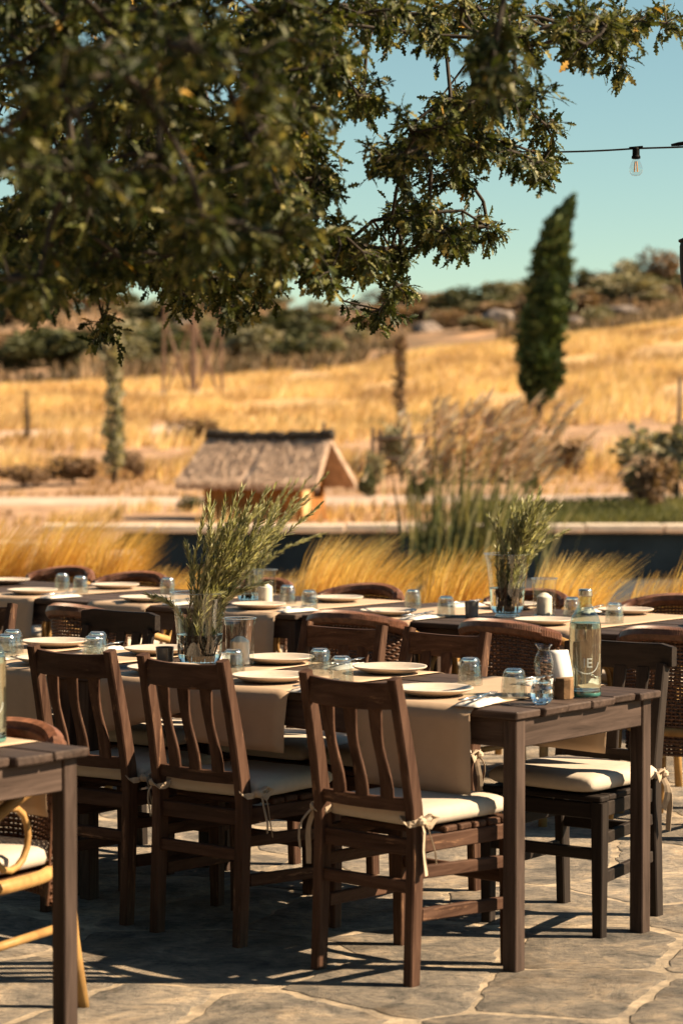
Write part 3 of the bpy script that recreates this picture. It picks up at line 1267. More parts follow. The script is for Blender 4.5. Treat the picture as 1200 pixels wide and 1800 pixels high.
    for r_ in range(6):
        pts = []
        for i in range(59):
            a = -0.70 + 1.40 * i / 58
            k = 0.945 + (0.015 if (i + r_) % 2 else -0.01)
            x, y = plan(a, k)
            pts.append((x, y, 0.385 - 0.014 * r_))
        mb.tube(pts, 0.0065, 4, cap=False, up=(0, 0, 1))
    mb.build('woven_apron', M['weave'], t, True)
    cm = link('seat_cushion', cushion_mesh(0.43, 0.42, 0.075, seed), t)
    cm.location = (0, -0.005, seat + 0.012)
    tm = tie_mesh(0, 0, 0, 1, seed + 4).build('tie', M['tie'], cm)
    tm.location = (-0.22, 0.20, -0.02)
    return t


rtA = make_rattan(21)
index_kids(rtA)
rtA['label'] = 'cane armchair with sunlit cream cushion behind the left foreground table'
rtA.location = (-1.015, 6.36, 0)
rtA.rotation_euler.z = face('far', R(8))
rtA.scale = (0.98, 0.98, 0.95)
G_RB = 'cane armchairs backed towards the front table'
G_RF = 'cane armchairs on the far side of the back row'


def rat(px_pos, facing, lab, grp, ex=0.0):
    dup(rtA, lab, px_pos, face(facing, R(ex)), grp)


BK = 0.262   # rim back lies this far behind the seat centre
for (x, y, ex, lab) in ((-1.16, 10.35, -5, 'woven cane armchair back left of the black chair, at the left of the back row'),
                        (-0.02, 9.98, 4, 'woven cane armchair back just above the middle far-side wooden chair'),
                        (0.60, 9.52, -3, 'woven cane armchair back beside the brown far-side chair with sunlit post'),
                        (1.20, 9.17, 3, 'woven cane armchair back at the right edge beyond the black chair')):
    rat(Vector((x, y, 0)) + SDIR * BK, 'near', lab, G_RB, ex)
for (x, y, ex, lab) in ((-1.46, 13.25, 0, 'cane armchair rim at the far left behind a pair of glasses, against golden grass'),
                        (-1.02, 12.75, 5, 'cane armchair rim left of the rosemary bunch, far side of the back row'),
                        (-0.36, 12.20, -4, 'cane armchair rim right of the distant candle glass, far side of the back row'),
                        (0.17, 11.75, 3, 'cane armchair rim behind the middle glasses of the back row'),
                        (0.93, 11.35, -3, 'cane armchair rim seen through the right hurricane glass'),
                        (1.55, 11.0, 2, 'cane armchair rim at the far right of the back row')):
    rat(Vector((x, y, 0)) - SDIR * BK, 'far', lab, G_RF, ex)


# ------------------------------------------------------------------ tableware
def lathe_obj(name, prof, mat, n=36, rib=None, parent=None, smooth=True):
    return MB().lathe(prof, n, rib).build(name, mat, parent, smooth)


PLATE_ME = MB().lathe([(0, 0.004), (0.055, 0.004), (0.060, 0.0), (0.070, 0.003), (0.095, 0.010), (0.118, 0.019), (0.1225, 0.023), (0.121, 0.0255),
                       (0.115, 0.0235), (0.094, 0.0145), (0.075, 0.0100), (0.04, 0.009), (0, 0.009)], 48).mesh('plate', M['plate'], True)


def rib(an, r, z):
    return r * (1 + 0.045 * abs(math.sin(an * 9 + z * 6))) if z < 0.058 else r * (1 + 0.030 * abs(math.sin(an * 9 + z * 60)))


# a tumbler standing upside down: its foot is at the top
TUM = MB()
TUM.lathe([(0.0370, 0.0), (0.0378, 0.004), (0.0374, 0.016), (0.0366, 0.030), (0.0354, 0.045), (0.0338, 0.060), (0.0312, 0.073), (0.0270, 0.0815)], 90, rib)
TUM.lathe([(0.0270, 0.0815), (0.0225, 0.0855), (0.020, 0.0862), (0.016, 0.0845), (0, 0.0840)], 90)
TUM.lathe([(0, 0.0720), (0.0200, 0.0705), (0.0275, 0.0630), (0.0312, 0.0480), (0.0335, 0.025), (0.0350, 0.0)], 90)
TUM_ME = TUM.mesh('tumbler', M['tumwall'], True)
FOOT_ME = MB().lathe([(0, 0.0726), (0.0195, 0.0712), (0.0240, 0.0735), (0.0262, 0.0805), (0.0225, 0.0845), (0.020, 0.0852), (0.016, 0.0835), (0, 0.0830)], 40).mesh('foot', M['tumbler'], True)


def _merge(me):
    import bmesh
    bm = bmesh.new()
    bm.from_mesh(me)
    bmesh.ops.remove_doubles(bm, verts=bm.verts, dist=0.00005)
    bmesh.ops.recalc_face_normals(bm, faces=bm.faces)
    bm.to_mesh(me)
    bm.free()




def cloth(fn, nu, nv, name, mat, thick=0.0012, smooth=True):
    vs, fs = [], []
    for j in range(nv):
        for i in range(nu):
            vs.append(fn(i / (nu - 1), j / (nv - 1)))
    for j in range(nv - 1):
        for i in range(nu - 1):
            a = j * nu + i
            fs.append((a, a + 1, a + nu + 1, a + nu))
    o = MB().add(vs, fs).build(name, mat, None, smooth)
    md = o.modifiers.new('thickness', 'SOLIDIFY')
    md.thickness = thick
    md.offset = 1.0
    return o


def runner(at, t0, t1, width, hang_near, hang_far, lab, seed, skew=0.0, slant=0.0):
    """kraft paper laid across a table and hanging over both long edges"""
    rd = random.Random(seed)

    def fn(a, b):
        t = t1 + (t0 - t1) * a
        total = hang_near + width + hang_far
        s = b * total - hang_near
        tt = t + skew * (s / width - 0.5) * 0.2
        wav = 0.009 * noise.noise((t * 4, s * 4, seed)) + 0.003 * noise.noise((t * 14, s * 12, seed))
        if s < 0:
            hn = -s
            k = 1 + slant * (a - 0.5)
            return at(tt + 0.05 * slant * hn, -0.006 - 0.010 * min(1, hn / 0.02) - 0.05 * hn + wav * 2, TABLE_H - hn * k + 0.003)
        if s > width:
            hf = s - width
            return at(tt, width + 0.006 + 0.010 * min(1, hf / 0.02) + 0.03 * hf + wav * 2, TABLE_H - hf + 0.003)
        return at(tt, s, TABLE_H + 0.0018 + 0.0009 * (1 + noise.noise((t * 5, s * 4, seed + 3))))
    o = cloth(fn, 9, 49, 'paper_runner', M['kraft'], 0.0006)
    return tag(o, lab, 'paper runner', 'kraft paper runners on the tables')


WA = 0.765
runner(onA, 0.175, 0.60, WA, 0.25, 0.22, 'kraft paper runner at the bare table end, hanging behind the nearest chair', 1, 0.2)
runner(onA, 0.835, 1.235, WA, 0.185, 0.20, 'kraft paper runner hanging between the nearest and the middle chair', 2, -0.1, 0.05)
runner(onA, 1.30, 1.665, WA, 0.14, 0.20, 'kraft paper runner with slanting corner hanging behind the middle slatted chair', 3, 0.3, -0.7)
runner(onA, 1.86, 2.25, WA, 0.20, 0.20, 'kraft paper runner hanging left of the leftmost slatted chair', 4, 0.1)
runner(onA, 2.34, 2.72, WA, 0.20, 0.20, 'kraft paper runner under the plate at the left end of the front row', 5)
WB1, WB2 = 0.97, 0.93


def onB2(t, u, z=TABLE_H):
    return onB(t, u - 0.03, z)


runner(onB, -0.16, 0.22, WB1, 0.24, 0.2, 'kraft paper runner of the back row hanging behind the glass bottle', 6)
runner(onB, 0.66, 1.06, WB1, 0.24, 0.2, 'kraft paper runner of the back row behind the two middle wooden chairs', 7)
runner(onB2, 1.36, 1.76, WB2, 0.24, 0.2, 'kraft paper runner of the back row hanging right of the far candle glass', 8)
runner(onB2, 2.12, 2.50, WB2, 0.15, 0.2, 'kraft paper runner of the back row behind the black slatted chair', 9)
runner(onB2, 2.86, 3.25, WB2, 0.2, 0.2, 'kraft paper runner at the left of the back row under two glasses', 10)
runner(lambda t, u, z=TABLE_H: CC + LDIR * t + SDIR * u + V(0, 0, z), 0.16, 0.52, WA, 0.2, 0.2, 'kraft paper runner on the cut-off table at the left edge', 11)


def plate(p, lab, grp):
    o = link('plate', PLATE_ME, None, p + V(0, 0, 0.0036), random.uniform(0, 6))
    tag(o, lab, 'plate', grp)


def tumbler(p, lab, grp):
    o = link('tumbler', TUM_ME, None, p + V(0, 0, 0.0036), random.uniform(0, 6))
    tag(o, lab, 'glass', grp)
    link('foot', FOOT_ME, o)


GP, GT = 'cream stoneware plates', 'upturned ridged glasses'
for (t, u, lab) in ((0.43, 0.175, 'cream plate with dark glass shadow, beside the nearest chair post'),
                    (1.06, 0.165, 'cream plate at the near edge between the nearest and the middle chair'),
                    (0.93, 0.615, 'cream plate right behind the top of the nearest chair'),
                    (1.43, 0.645, 'cream plate right of the front hurricane candle, far side of the table'),
                    (1.98, 0.635, 'cream plate left of the front vase, far side of the table'),
                    (2.48, 0.615, 'cream plate above the leftmost slatted chair, far side of the table'),
                    (1.50, 0.150, 'cream plate hidden behind the middle slatted chair top'),
                    (2.02, 0.150, 'cream plate at the near edge behind the leftmost slatted chair')):
    plate(onA(t, u), lab, GP)
for (t, u, lab) in ((0.90, 0.165, 'cream plate on the near edge of the back row, between the two middle far-side chairs'),
                    (0.10, 0.165, 'cream plate on the back row left of the glass bottle top'),
                    (-0.46, 0.60, 'cream plate at the right edge of the back row'),
                    (1.58, 0.105, 'cream plate in front of the far candle glass'),
                    (2.28, 0.115, 'cream plate on the back row right behind the black slatted chair'),
                    (3.05, 0.14, 'cream plate at the left end of the back row, near edge'),
                    (1.58, 0.66, 'cream plate of the back row behind the middle glasses, left of a cane rim'),
                    (0.14, 0.85, 'cream plate of the back row right of the bottle cap, far edge'),
                    (0.72, 0.82, 'cream plate of the back row just left of the right vase, far edge'),
                    (3.02, 0.68, 'cream plate of the back row right of the two left glasses'),
                    (3.74, 0.62, 'cream plate at the far left end of the back row, cut by the edge')):
    plate(onB(t, u), lab, GP)
for (t, u, lab) in ((0.511, 0.480, 'upturned glass with a sun glint standing alone before the far chair with sunlit post'),
                    (0.207, 0.280, 'upturned glass next to the little round vase, nearest the table corner'),
                    (1.076, 0.435, 'left glass of the pair behind the nearest chair'),
                    (0.858, 0.272, 'right glass of the pair behind the nearest chair'),
                    (1.273, 0.231, 'upturned glass in front of the front hurricane candle'),
                    (2.097, 0.449, 'rear glass of the overlapping pair above the leftmost slatted chair'),
                    (1.990, 0.320, 'front glass of the overlapping pair above the leftmost slatted chair'),
                    (2.40, 0.330, 'rear glass of the pair at the left edge of the front row'),
                    (2.276, 0.185, 'front glass of the pair at the left edge of the front row')):
    tumbler(onA(t, u), lab, GT)
for (t, u, lab) in ((1.044, 0.531, 'rear glass of the pair left of the right vase, back row'),
                    (0.680, 0.282, 'front glass of the pair left of the right vase, back row'),
                    (0.225, 0.566, 'upturned glass just left of the bottle neck, back row'),
                    (-0.091, 0.398, 'upturned glass just right of the bottle shoulder, back row'),
                    (1.680, 0.425, 'left glass of the pair right of the far candle glass, back row'),
                    (1.382, 0.218, 'right glass of the pair right of the far candle glass, back row'),
                    (3.121, 0.413, 'left glass of the pair at the far left of the back row'),
                    (2.905, 0.322, 'right glass of the pair at the far left of the back row'),
                    (2.493, 0.498, 'upturned glass of the back row left of the front rosemary bunch')):
    tumbler(onB(t, u), lab, GT)


# napkins with a fork on top
def napkin_mesh(seed):
    nu, nv = 13, 9
    vs, fs = [], []
    for j in range(nv):
        for i in range(nu):
            a, b = i / (nu - 1) - 0.5, j / (nv - 1) - 0.5
            e = max(0, 1 - (2 * abs(b)) ** 4) * max(0, 1 - (2 * abs(a)) ** 10)
            fold = 0.006 * abs(math.sin(b * 9 + seed)) + 0.004 * noise.noise((a * 6, b * 6, seed))
            vs.append((a * 0.21 + 0.012 * b * math.sin(seed), b * 0.085 * (1 + 0.15 * noise.noise((a * 4, 0, seed))), 0.001 + e * (0.006 + fold)))
    for j in range(nv - 1):
        for i in range(nu - 1):
            q = j * nu + i
            fs.append((q, q + 1, q + nu + 1, q + nu))
    n0 = len(vs)
    vs += [(x, y, 0.0) for (x, y, z) in vs]
    border = [i for i in range(nu)] + [j * nu + nu - 1 for j in range(1, nv)] + [(nv - 1) * nu + i for i in range(nu - 2, -1, -1)] + [j * nu for j in range(nv - 2, 0, -1)]
    for k in range(len(border)):
        a, b = border[k], border[(k + 1) % len(border)]
        fs.append((b, a, a + n0, b + n0))
    for j in range(nv - 1):
        for i in range(nu - 1):
            q = j * nu + i + n0
            fs.append((q, q + nu, q + nu + 1, q + 1))
    return MB().add(vs, fs).mesh('napkin', M['napkin'], True)


NAP = [napkin_mesh(s) for s in (1, 4, 9)]
FK = MB()
FK.sweep([(-0.095, 0, 0.003), (-0.05, 0, 0.003), (0.01, 0, 0.005), (0.045, 0, 0.009)], [0.012, 0.009, 0.006, 0.008], [0.0025, 0.0025, 0.003, 0.003], (0, 1, 0), 0.0008)
FK.sweep([(0.045, 0, 0.009), (0.055, 0, 0.008), (0.062, 0, 0.007)], [0.008, 0.020, 0.023], 0.002, (0, 1, 0), 0.0006)
for k in range(4):
    yk = -0.0095 + 0.00633 * k
    FK.sweep([(0.061, yk, 0.007), (0.08, yk, 0.0065), (0.105, yk, 0.010)], [0.0036, 0.003, 0.0018], 0.0018, (0, 1, 0), 0.0004)
FORK_ME = FK.mesh('fork', M['steel'], True)
KN = MB()
KN.sweep([(-0.10, 0, 0.003), (-0.03, 0, 0.003), (0.0, 0, 0.003)], [0.012, 0.011, 0.009], 0.004, (0, 1, 0), 0.001)
KN.sweep([(0.0, 0, 0.003), (0.05, 0.001, 0.003), (0.10, 0.003, 0.003), (0.115, 0.004, 0.003)], [0.010, 0.017, 0.014, 0.004], 0.0014, (0, 1, 0), 0.0004)
KNIFE_ME = KN.mesh('knife', M['steel'], True)

NAPS = ((onA, 0.20, 0.075, 12, 'white napkin with cutlery on the near edge beside the table corner'),
        (onA, 0.80, 0.065, 5, 'white napkin with cutlery just left of the nearest chair back'),
        (onA, 0.37, 0.66, -8, 'white napkin with cutlery behind the two glasses of the table end'),
        (onA, 1.17, 0.66, 6, 'white napkin with cutlery left of the plate behind the nearest chair'),
        (onA, 1.70, 0.66, -4, 'white napkin with cutlery right of the front vase'),
        (onA, 2.24, 0.60, 5, 'white napkin with cutlery between the two left plates'),
        (onA, 2.28, 0.075, 3, 'white napkin with cutlery at the left edge of the front row'),
        (onB, 0.70, 0.10, 5, 'white napkin with cutlery left of the front glass near the right vase'),
        (onB, 1.36, 0.085, -5, 'white napkin with cutlery right of the far candle plate'),
        (onB, 2.05, 0.085, 4, 'white napkin with cutlery left of the front rosemary vase, back row'),
        (onB, 2.80, 0.06, 0, 'white napkin with cutlery before the two glasses at the far left'),
        (onB, 0.97, 0.80, -6, 'white napkin with cutlery between the glasses left of the right vase'),
        (onB, 0.33, 0.86, 6, 'white napkin with cutlery behind the bottle neck, back row'))
for i, (at, t, u, dg, lab) in enumerate(NAPS):
    # the napkin's long side runs across the table
    rz = math.pi / 2 - TH + R(dg)
    o = link('napkin', NAP[i % 3], None, at(t, u + 0.02) + V(0, 0, 0.0036), rz)
    tag(o, lab, 'napkin', 'white folded napkins')
    f = link('fork', FORK_ME, None, at(t - 0.010, u + 0.02) + V(0, 0, 0.0185), rz + R(4))
    tag(f, 'steel fork lying on the ' + lab.replace(' with cutlery', ''), 'fork', 'steel forks')
    k = link('knife', KNIFE_ME, None, at(t + 0.016, u + 0.02) + V(0, 0, 0.0185), rz - R(3))
    tag(k, 'steel knife lying on the ' + lab.replace(' with cutlery', ''), 'knife', 'steel knives')


# ------------------------------------------------------------------ vases, rosemary, candles, bottles
def make_vase(lab, p, height=0.255, r0=0.076, r1=0.098, level=0.115, foot=True):
    t = thing('glass_vase', lab, 'vase', p + V(0, 0, 0.0006))
    prof = [(0.050, 0.0), (0.056, 0.003), (0.052, 0.010), (r0 * 0.62, 0.014), (r0 * 0.86, 0.022), (r0 * 0.97, 0.045)]
    for i in range(1, 13):
        f = i / 12
        prof.append((r0 * 0.97 + (r1 - r0 * 0.97) * (f ** 1.2 * 0.75 + 0.25 * f ** 7), 0.045 + (height - 0.045) * f))
    body = lathe_obj('glass_body', prof, M['thin'], 48, None, t)
    MB().tube([(prof[-1][0] * math.cos(a), prof[-1][0] * math.sin(a), height) for a in [2 * math.pi * k / 48 for k in range(48)]], 0.0018, 6, closed=True).build('lip', M['tumbler'], body, True)
    MB().lathe([(0, 0.0), (0.048, 0.0005), (0.055, 0.003), (0.051, 0.0095), (r0 * 0.60, 0.0135), (0, 0.0142)], 40).build('foot', M['tumbler'], t, True)
    wp = [(0, 0.0165), (r0 * 0.60, 0.0170)]
    for (r, z) in prof[4:]:
        if z < level:
            wp.append((r - 0.0015, z))
    rl = np.interp(level, [q[1] for q in prof], [q[0] for q in prof])
    wp += [(rl - 0.0012, level), (rl - 0.0025, level - 0.0012), (0, level - 0.0012)]
    w = lathe_obj('water', wp, M['water'], 40, None, t)
    _merge(w.data)
    return t


def rosemary(lab, p, lean, nst, height, seed, spread=0.07):
    """a bunch of sprigs standing in a vase; lean is the direction the bunch blows over"""
    rd = np.random.default_rng(seed)
    t = thing('rosemary_bunch', lab, 'herbs', p)
    # needle: a folded narrow leaf
    tv = np.array([[-0.5, 0.0, 0.10], [0.0, 0.0, 0.0], [0.5, 0.0, 0.10], [-0.55, 0.55, 0.16], [0, 0.55, 0.02], [0.55, 0.55, 0.16], [0, 1.0, 0.05]])
    tv = tv * np.array([0.13, 1.0, 0.14])
    tf = np.array([[0, 1, 4, 3], [1, 2, 5, 4], [3, 4, 6, 6], [4, 5, 6, 6]])
    for s in range(nst):
        an = rd.uniform(0, 2 * math.pi)
        rb = 0.036 * math.sqrt(rd.uniform(0, 1))
        base = np.array([rb * math.cos(an), rb * math.sin(an), 0.028])
        hh = height * rd.uniform(0.66, 1.0)
        side = rd.normal(0, spread, 2)
        tip = np.array([lean[0] * hh * rd.uniform(0.25, 1.15) + side[0], lean[1] * hh * rd.uniform(0.2, 1.0) + side[1], hh])
        if rd.uniform() < 0.10:      # a few sprigs fall outwards
            k = rd.uniform(0.55, 0.8)
            tip = np.array([tip[0] * 1.25 + (0.03 if rd.uniform() < 0.7 else -0.10), tip[1], hh * k])
        rim = np.array([base[0] * 1.5 + 0.10 * tip[0], base[1] * 1.5 + 0.10 * tip[1], 0.24])
        pts = []
        for i in range(15):
            f = i / 14
            q = (1 - f) ** 2 * base + 2 * f * (1 - f) * rim + f ** 2 * tip
            pts.append(q + rd.normal(0, 0.0012, 3))
        pts = np.array(pts)
        so = MB().tube([Vector(q) for q in pts], [0.0022 - 0.0011 * i / 14 for i in range(15)], 5).build('sprig', M['sprig'], t, True)
        nn = 200
        f = rd.uniform(0.05, 1.0, nn) ** 0.75
        seg = np.minimum((f * 14).astype(int), 13)
        fr = f * 14 - seg
        pos = pts[seg] * (1 - fr)[:, None] + pts[seg + 1] * fr[:, None]
        tan = pts[seg + 1] - pts[seg]
        tan /= np.linalg.norm(tan, axis=1, keepdims=True)
        rad = np.cross(tan, rd.normal(size=(nn, 3)))
        rad /= np.linalg.norm(rad, axis=1, keepdims=True)
        spreadk = rd.uniform(0.25, 0.85, nn)[:, None] * (1.0 - 0.5 * f[:, None] ** 6)
        d = tan + rad * spreadk
        rot = frames(d, rd.normal(size=(nn, 3)) * 0.5 + tan * 0.6 - rad)
        sc = rd.uniform(0.022, 0.040, nn)
        vs, fs = instance(tv, tf, pos, rot, sc)
        tone = np.repeat(np.clip(rd.normal(0.5, 0.13, nn) + 0.08 * rd.normal(), 0, 1), len(tv))
        quads = fs
        tris = np.concatenate([quads[:, [0, 1, 2]], quads[quads[:, 2] != quads[:, 3]][:, [0, 2, 3]]])
        no = link('needles', np_mesh('needles', vs, tris, M['rosemary'], False, tone), so)
        no['kind'] = 'stuff'
    return t


vA = onA(1.545, 0.372)
make_vase('flared clear glass vase half full of water on the front table', vA)
rosemary('large rosemary bunch leaning right in the front vase', vA + V(0, 0, 0.001), (0.44, 0.02), 54, 0.60, 5, 0.046)
vB = onB(0.473, 0.440)
make_vase('flared clear glass vase on the back row beside the right hurricane candle', vB, 0.27, 0.074, 0.100, 0.125)
rosemary('rosemary bunch in the right vase on the back row', vB + V(0, 0, 0.001), (0.34, 0.0), 46, 0.54, 12, 0.046)
vC = onB(1.83, 0.330)
make_vase('clear glass vase on the back row mostly hidden behind the front rosemary', vC, 0.16, 0.060, 0.070, 0.05)
rosemary('rosemary bunch of the back row mostly hidden behind the front bunch', vC + V(0, 0, 0.001), (0.45, 0.0), 14, 0.60, 22, 0.05)


def hurricane(lab, p, candle=True):
    t = thing('hurricane_glass', lab, 'candle holder', p + V(0, 0, 0.0006))
    body = lathe_obj('glass_body', [(0.040, 0.0), (0.046, 0.004), (0.047, 0.02), (0.0485, 0.08), (0.0505, 0.14), (0.0555, 0.165)], M['thin'], 44, None, t)
    MB().tube([(0.0555 * math.cos(a), 0.0555 * math.sin(a), 0.165) for a in [2 * math.pi * k / 44 for k in range(44)]], 0.0016, 6, closed=True).build('lip', M['tumbler'], body, True)
    MB().lathe([(0, 0.0005), (0.040, 0.0005), (0.0452, 0.004), (0.045, 0.009), (0, 0.009)], 40).build('foot', M['tumbler'], t, True)
    c = thing('pillar_candle', 'white pillar candle inside the ' + lab.replace('clear ', '').replace('hurricane glass', 'glass', 1), 'candle', p + V(0, 0, 0.0106), 0, 'white pillar candles')
    MB().lathe([(0, 0), (0.031, 0), (0.0325, 0.002), (0.0325, 0.074), (0.031, 0.078), (0.014, 0.091), (0.004, 0.094), (0, 0.0945)], 32).build('wax', M['wax'], c, True)
    MB().tube([(0, 0, 0.094), (0.0005, 0, 0.100), (0.002, 0, 0.105)], 0.0011, 5).build('wick', M['wick'], c)
    return t


hurricane('clear hurricane glass right of the front vase', onA(1.470, 0.490))
hurricane('clear hurricane glass right of the right vase on the back row', onB(0.350, 0.540))
hurricane('clear hurricane glass on the back row above the front hurricane glass', onB(1.700, 0.290))


def tealight(lab, p):
    t = thing('tealight_glass', lab, 'candle holder', p + V(0, 0, 0.0006))
    MB().lathe([(0.024, 0), (0.027, 0.002), (0.0305, 0.066), (0.0312, 0.068), (0.0295, 0.066), (0.026, 0.006), (0, 0.006)], 32).build('cup', M['frost'], t, True)
    MB().lathe([(0, 0.008), (0.0245, 0.008), (0.0262, 0.034), (0, 0.035)], 28).build('wax', M['wax'], t, True)


tealight('small smoky tealight glass left of the front vase', onA(1.665, 0.330))
tealight('small smoky tealight glass left of the right vase on the back row', onB(0.580, 0.330))


def glyph_mesh(body, size, radius, zc, ang0):
    """lettering bent round a cylinder"""
    cu = bpy.data.curves.new('lettering', 'FONT')
    cu.body = body
    cu.size = size
    cu.align_x = 'CENTER'
    cu.resolution_u = 3
    ob = bpy.data.objects.new('lettering_tmp', cu)
    COL.objects.link(ob)
    dg = bpy.context.evaluated_depsgraph_get()
    me = bpy.data.meshes.new_from_object(ob.evaluated_get(dg))
    bpy.data.objects.remove(ob)
    import bmesh
    bm = bmesh.new()
    bm.from_mesh(me)
    bmesh.ops.subdivide_edges(bm, edges=[e for e in bm.edges if e.calc_length() > 0.004], cuts=2)
    for v in bm.verts:
        a = ang0 + v.co.x / radius
        z = zc + v.co.y - size * 0.35
        v.co = Vector((radius * math.cos(a), radius * math.sin(a), z))
    bm.to_mesh(me)
    bm.free()
    me.materials.clear()
    me.materials.append(M['etch'])
    return me


def bottle(lab, p):
    t = thing('glass_bottle', lab, 'bottle', p + V(0, 0, 0.0006))
    r = 0.0475
    prof = [(0.040, 0.0), (0.0465, 0.004), (r, 0.012), (r, 0.205), (r * 0.97, 0.222), (r * 0.85, 0.240), (r * 0.62, 0.256), (0.0235, 0.266), (0.0195, 0.276), (0.0185, 0.300), (0.0200, 0.304)]
    body = lathe_obj('glass_body', prof, M['bottle_glass'], 48, None, t)
    MB().lathe([(0.040, 0.0008), (0.0450, 0.0025), (0.0468, 0.006), (0.0470, 0.0125), (0.0458, 0.0135), (0.0425, 0.008), (0.039, 0.004), (0.040, 0.0008)], 44).build('thick_base', M['base_glass'], t, True)
    w = lathe_obj('water', [(0, 0.0185), (r - 0.004, 0.0185), (r - 0.0012, 0.022), (r - 0.0012, 0.205), (r * 0.97 - 0.0012, 0.220), (r * 0.97 - 0.003, 0.2215), (0, 0.2215)], M['water'], 40, None, t)
    _merge(w.data)
    MB().lathe([(0, 0.322), (0.018, 0.322), (0.0208, 0.319), (0.0212, 0.302), (0.0200, 0.3005), (0.0192, 0.3025), (0, 0.3025)], 30).build('cap', M['steel'], t, True)
    face_a = math.atan2(-p.y, -p.x)
    lt = link('lettering', glyph_mesh('IE', 0.040, r + 0.0006, 0.105, face_a + 0.16), body)
    arc = []
    for k in range(22):
        q = -0.35 + k / 21 * 1.05
        a2 = math.pi * (1.12 + 0.86 * k / 21)
        arc.append((face_a + 0.10 + 0.80 * math.cos(a2), 0.108 + 0.036 * math.sin(a2)))
    MB().tube([((r + 0.0008) * math.cos(a), (r + 0.0008) * math.sin(a), z) for (a, z) in arc], 0.0012, 5).build('ring_mark', M['etch'], body)
    return t


bottle('tall clear glass bottle with silver cap at the table end', onA(0.075, 0.462))
bottle('clear glass bottle cut off by the left edge, on the left foreground table', CC + LDIR * 0.252 + SDIR * 0.66 + V(0, 0, TABLE_H))

# small carafe, round bud vase, wooden block with a card
cp = onA(0.115, 0.300)
cf = thing('small_carafe', 'small waisted glass carafe behind the little round vase', 'carafe', cp + V(0, 0, 0.0006))
lathe_obj('glass_body', [(0.026, 0), (0.031, 0.004), (0.032, 0.02), (0.030, 0.045), (0.024, 0.062), (0.0235, 0.075), (0.027, 0.095), (0.0285, 0.112), (0.024, 0.130), (0.0165, 0.145), (0.017, 0.153), (0.026, 0.166)], M['thin'], 36, None, cf)
MB().lathe([(0, 0.0005), (0.026, 0.0005), (0.030, 0.004), (0.030, 0.010), (0, 0.008)], 30).build('foot', M['tumbler'], cf, True)
fl = MB()
for k in range(9):
    a = k * 2.4
    fl.lathe([(0, -0.008), (0.007, -0.004), (0.009, 0.003), (0.005, 0.010), (0, 0.012)], 7, None, (0.011 * math.cos(a), 0.011 * math.sin(a), 0.028 + 0.004 * k))
    fl.tube([(0.004 * math.cos(a), 0.004 * math.sin(a), 0.012), (0.011 * math.cos(a), 0.011 * math.sin(a), 0.028 + 0.004 * k)], 0.0012, 4)
o = fl.build('dried_flowers', M['flower'], None, True)
o.location = cp + V(0, 0, 0.0006)
tag(o, 'dark dried flowers inside the small carafe', 'flowers')
rp = onA(0.058, 0.205)
rv = thing('round_bud_vase', 'little round clear glass vase at the table corner', 'vase', rp + V(0, 0, 0.0006))
RB = MB()
RB.lathe([(0, 0), (0.018, 0), (0.026, 0.006), (0.0325, 0.022), (0.0335, 0.034), (0.030, 0.050), (0.0265, 0.060), (0.0285, 0.068)], 40)
RB.lathe([(0.0265, 0.067), (0.0245, 0.060), (0.028, 0.050), (0.0305, 0.034), (0.0290, 0.022), (0.022, 0.012), (0, 0.010)], 40)
rb_ = RB.build('glass_body', M['tumbler'], rv, True)
_merge(rb_.data)

bp = onA(0.095, 0.375)
bk = thing('card_block', 'rough wooden block holding a card at the table end', 'card holder', bp + V(0, 0, 0.0006), R(-22))
bmb = MB()
vs, fs = [], []
nb = 10
for j in range(5):
    for i in range(nb):
        a = 2 * math.pi * i / nb
        rr = 0.034 * (1 + 0.16 * noise.noise((math.cos(a) * 1.5, math.sin(a) * 1.5, j * 0.5)))
        zz = [0, 0.004, 0.034, 0.058, 0.064][j] * (1 + 0.05 * math.sin(a))
        k = [0.95, 1, 0.97, 0.93, 0.86][j]
        vs.append((rr * k * math.cos(a), rr * k * math.sin(a) * 0.85, zz))
for j in range(4):
    for i in range(nb):
        i2 = (i + 1) % nb
        fs.append((j * nb + i, j * nb + i2, j * nb + nb + i2, j * nb + nb + i))
fs.append(tuple(range(nb - 1, -1, -1)))
fs.append(tuple(range(4 * nb, 5 * nb)))
bmb.add(vs, fs).build('block', M['bark_block'], bk)
cv = []
cfz = []
for j in range(9):
    for i in range(3):
        f = j / 8
        cv.append((-0.030 + 0.030 * i - 0.014 * f, 0.010 * f * f - 0.004, 0.052 + 0.092 * f))
for j in range(8):
    for i in range(2):
        a = j * 3 + i
        cfz.append((a, a + 1, a + 4, a + 3))
cd = MB().add(cv, cfz).build('card', M['card'], None, True)
md = cd.modifiers.new('thickness', 'SOLIDIFY')
md.thickness = 0.0016
cd.location = bp
cd.rotation_euler = (0, 0, R(12))
tag(cd, 'bright white card standing in the rough wooden block', 'card')

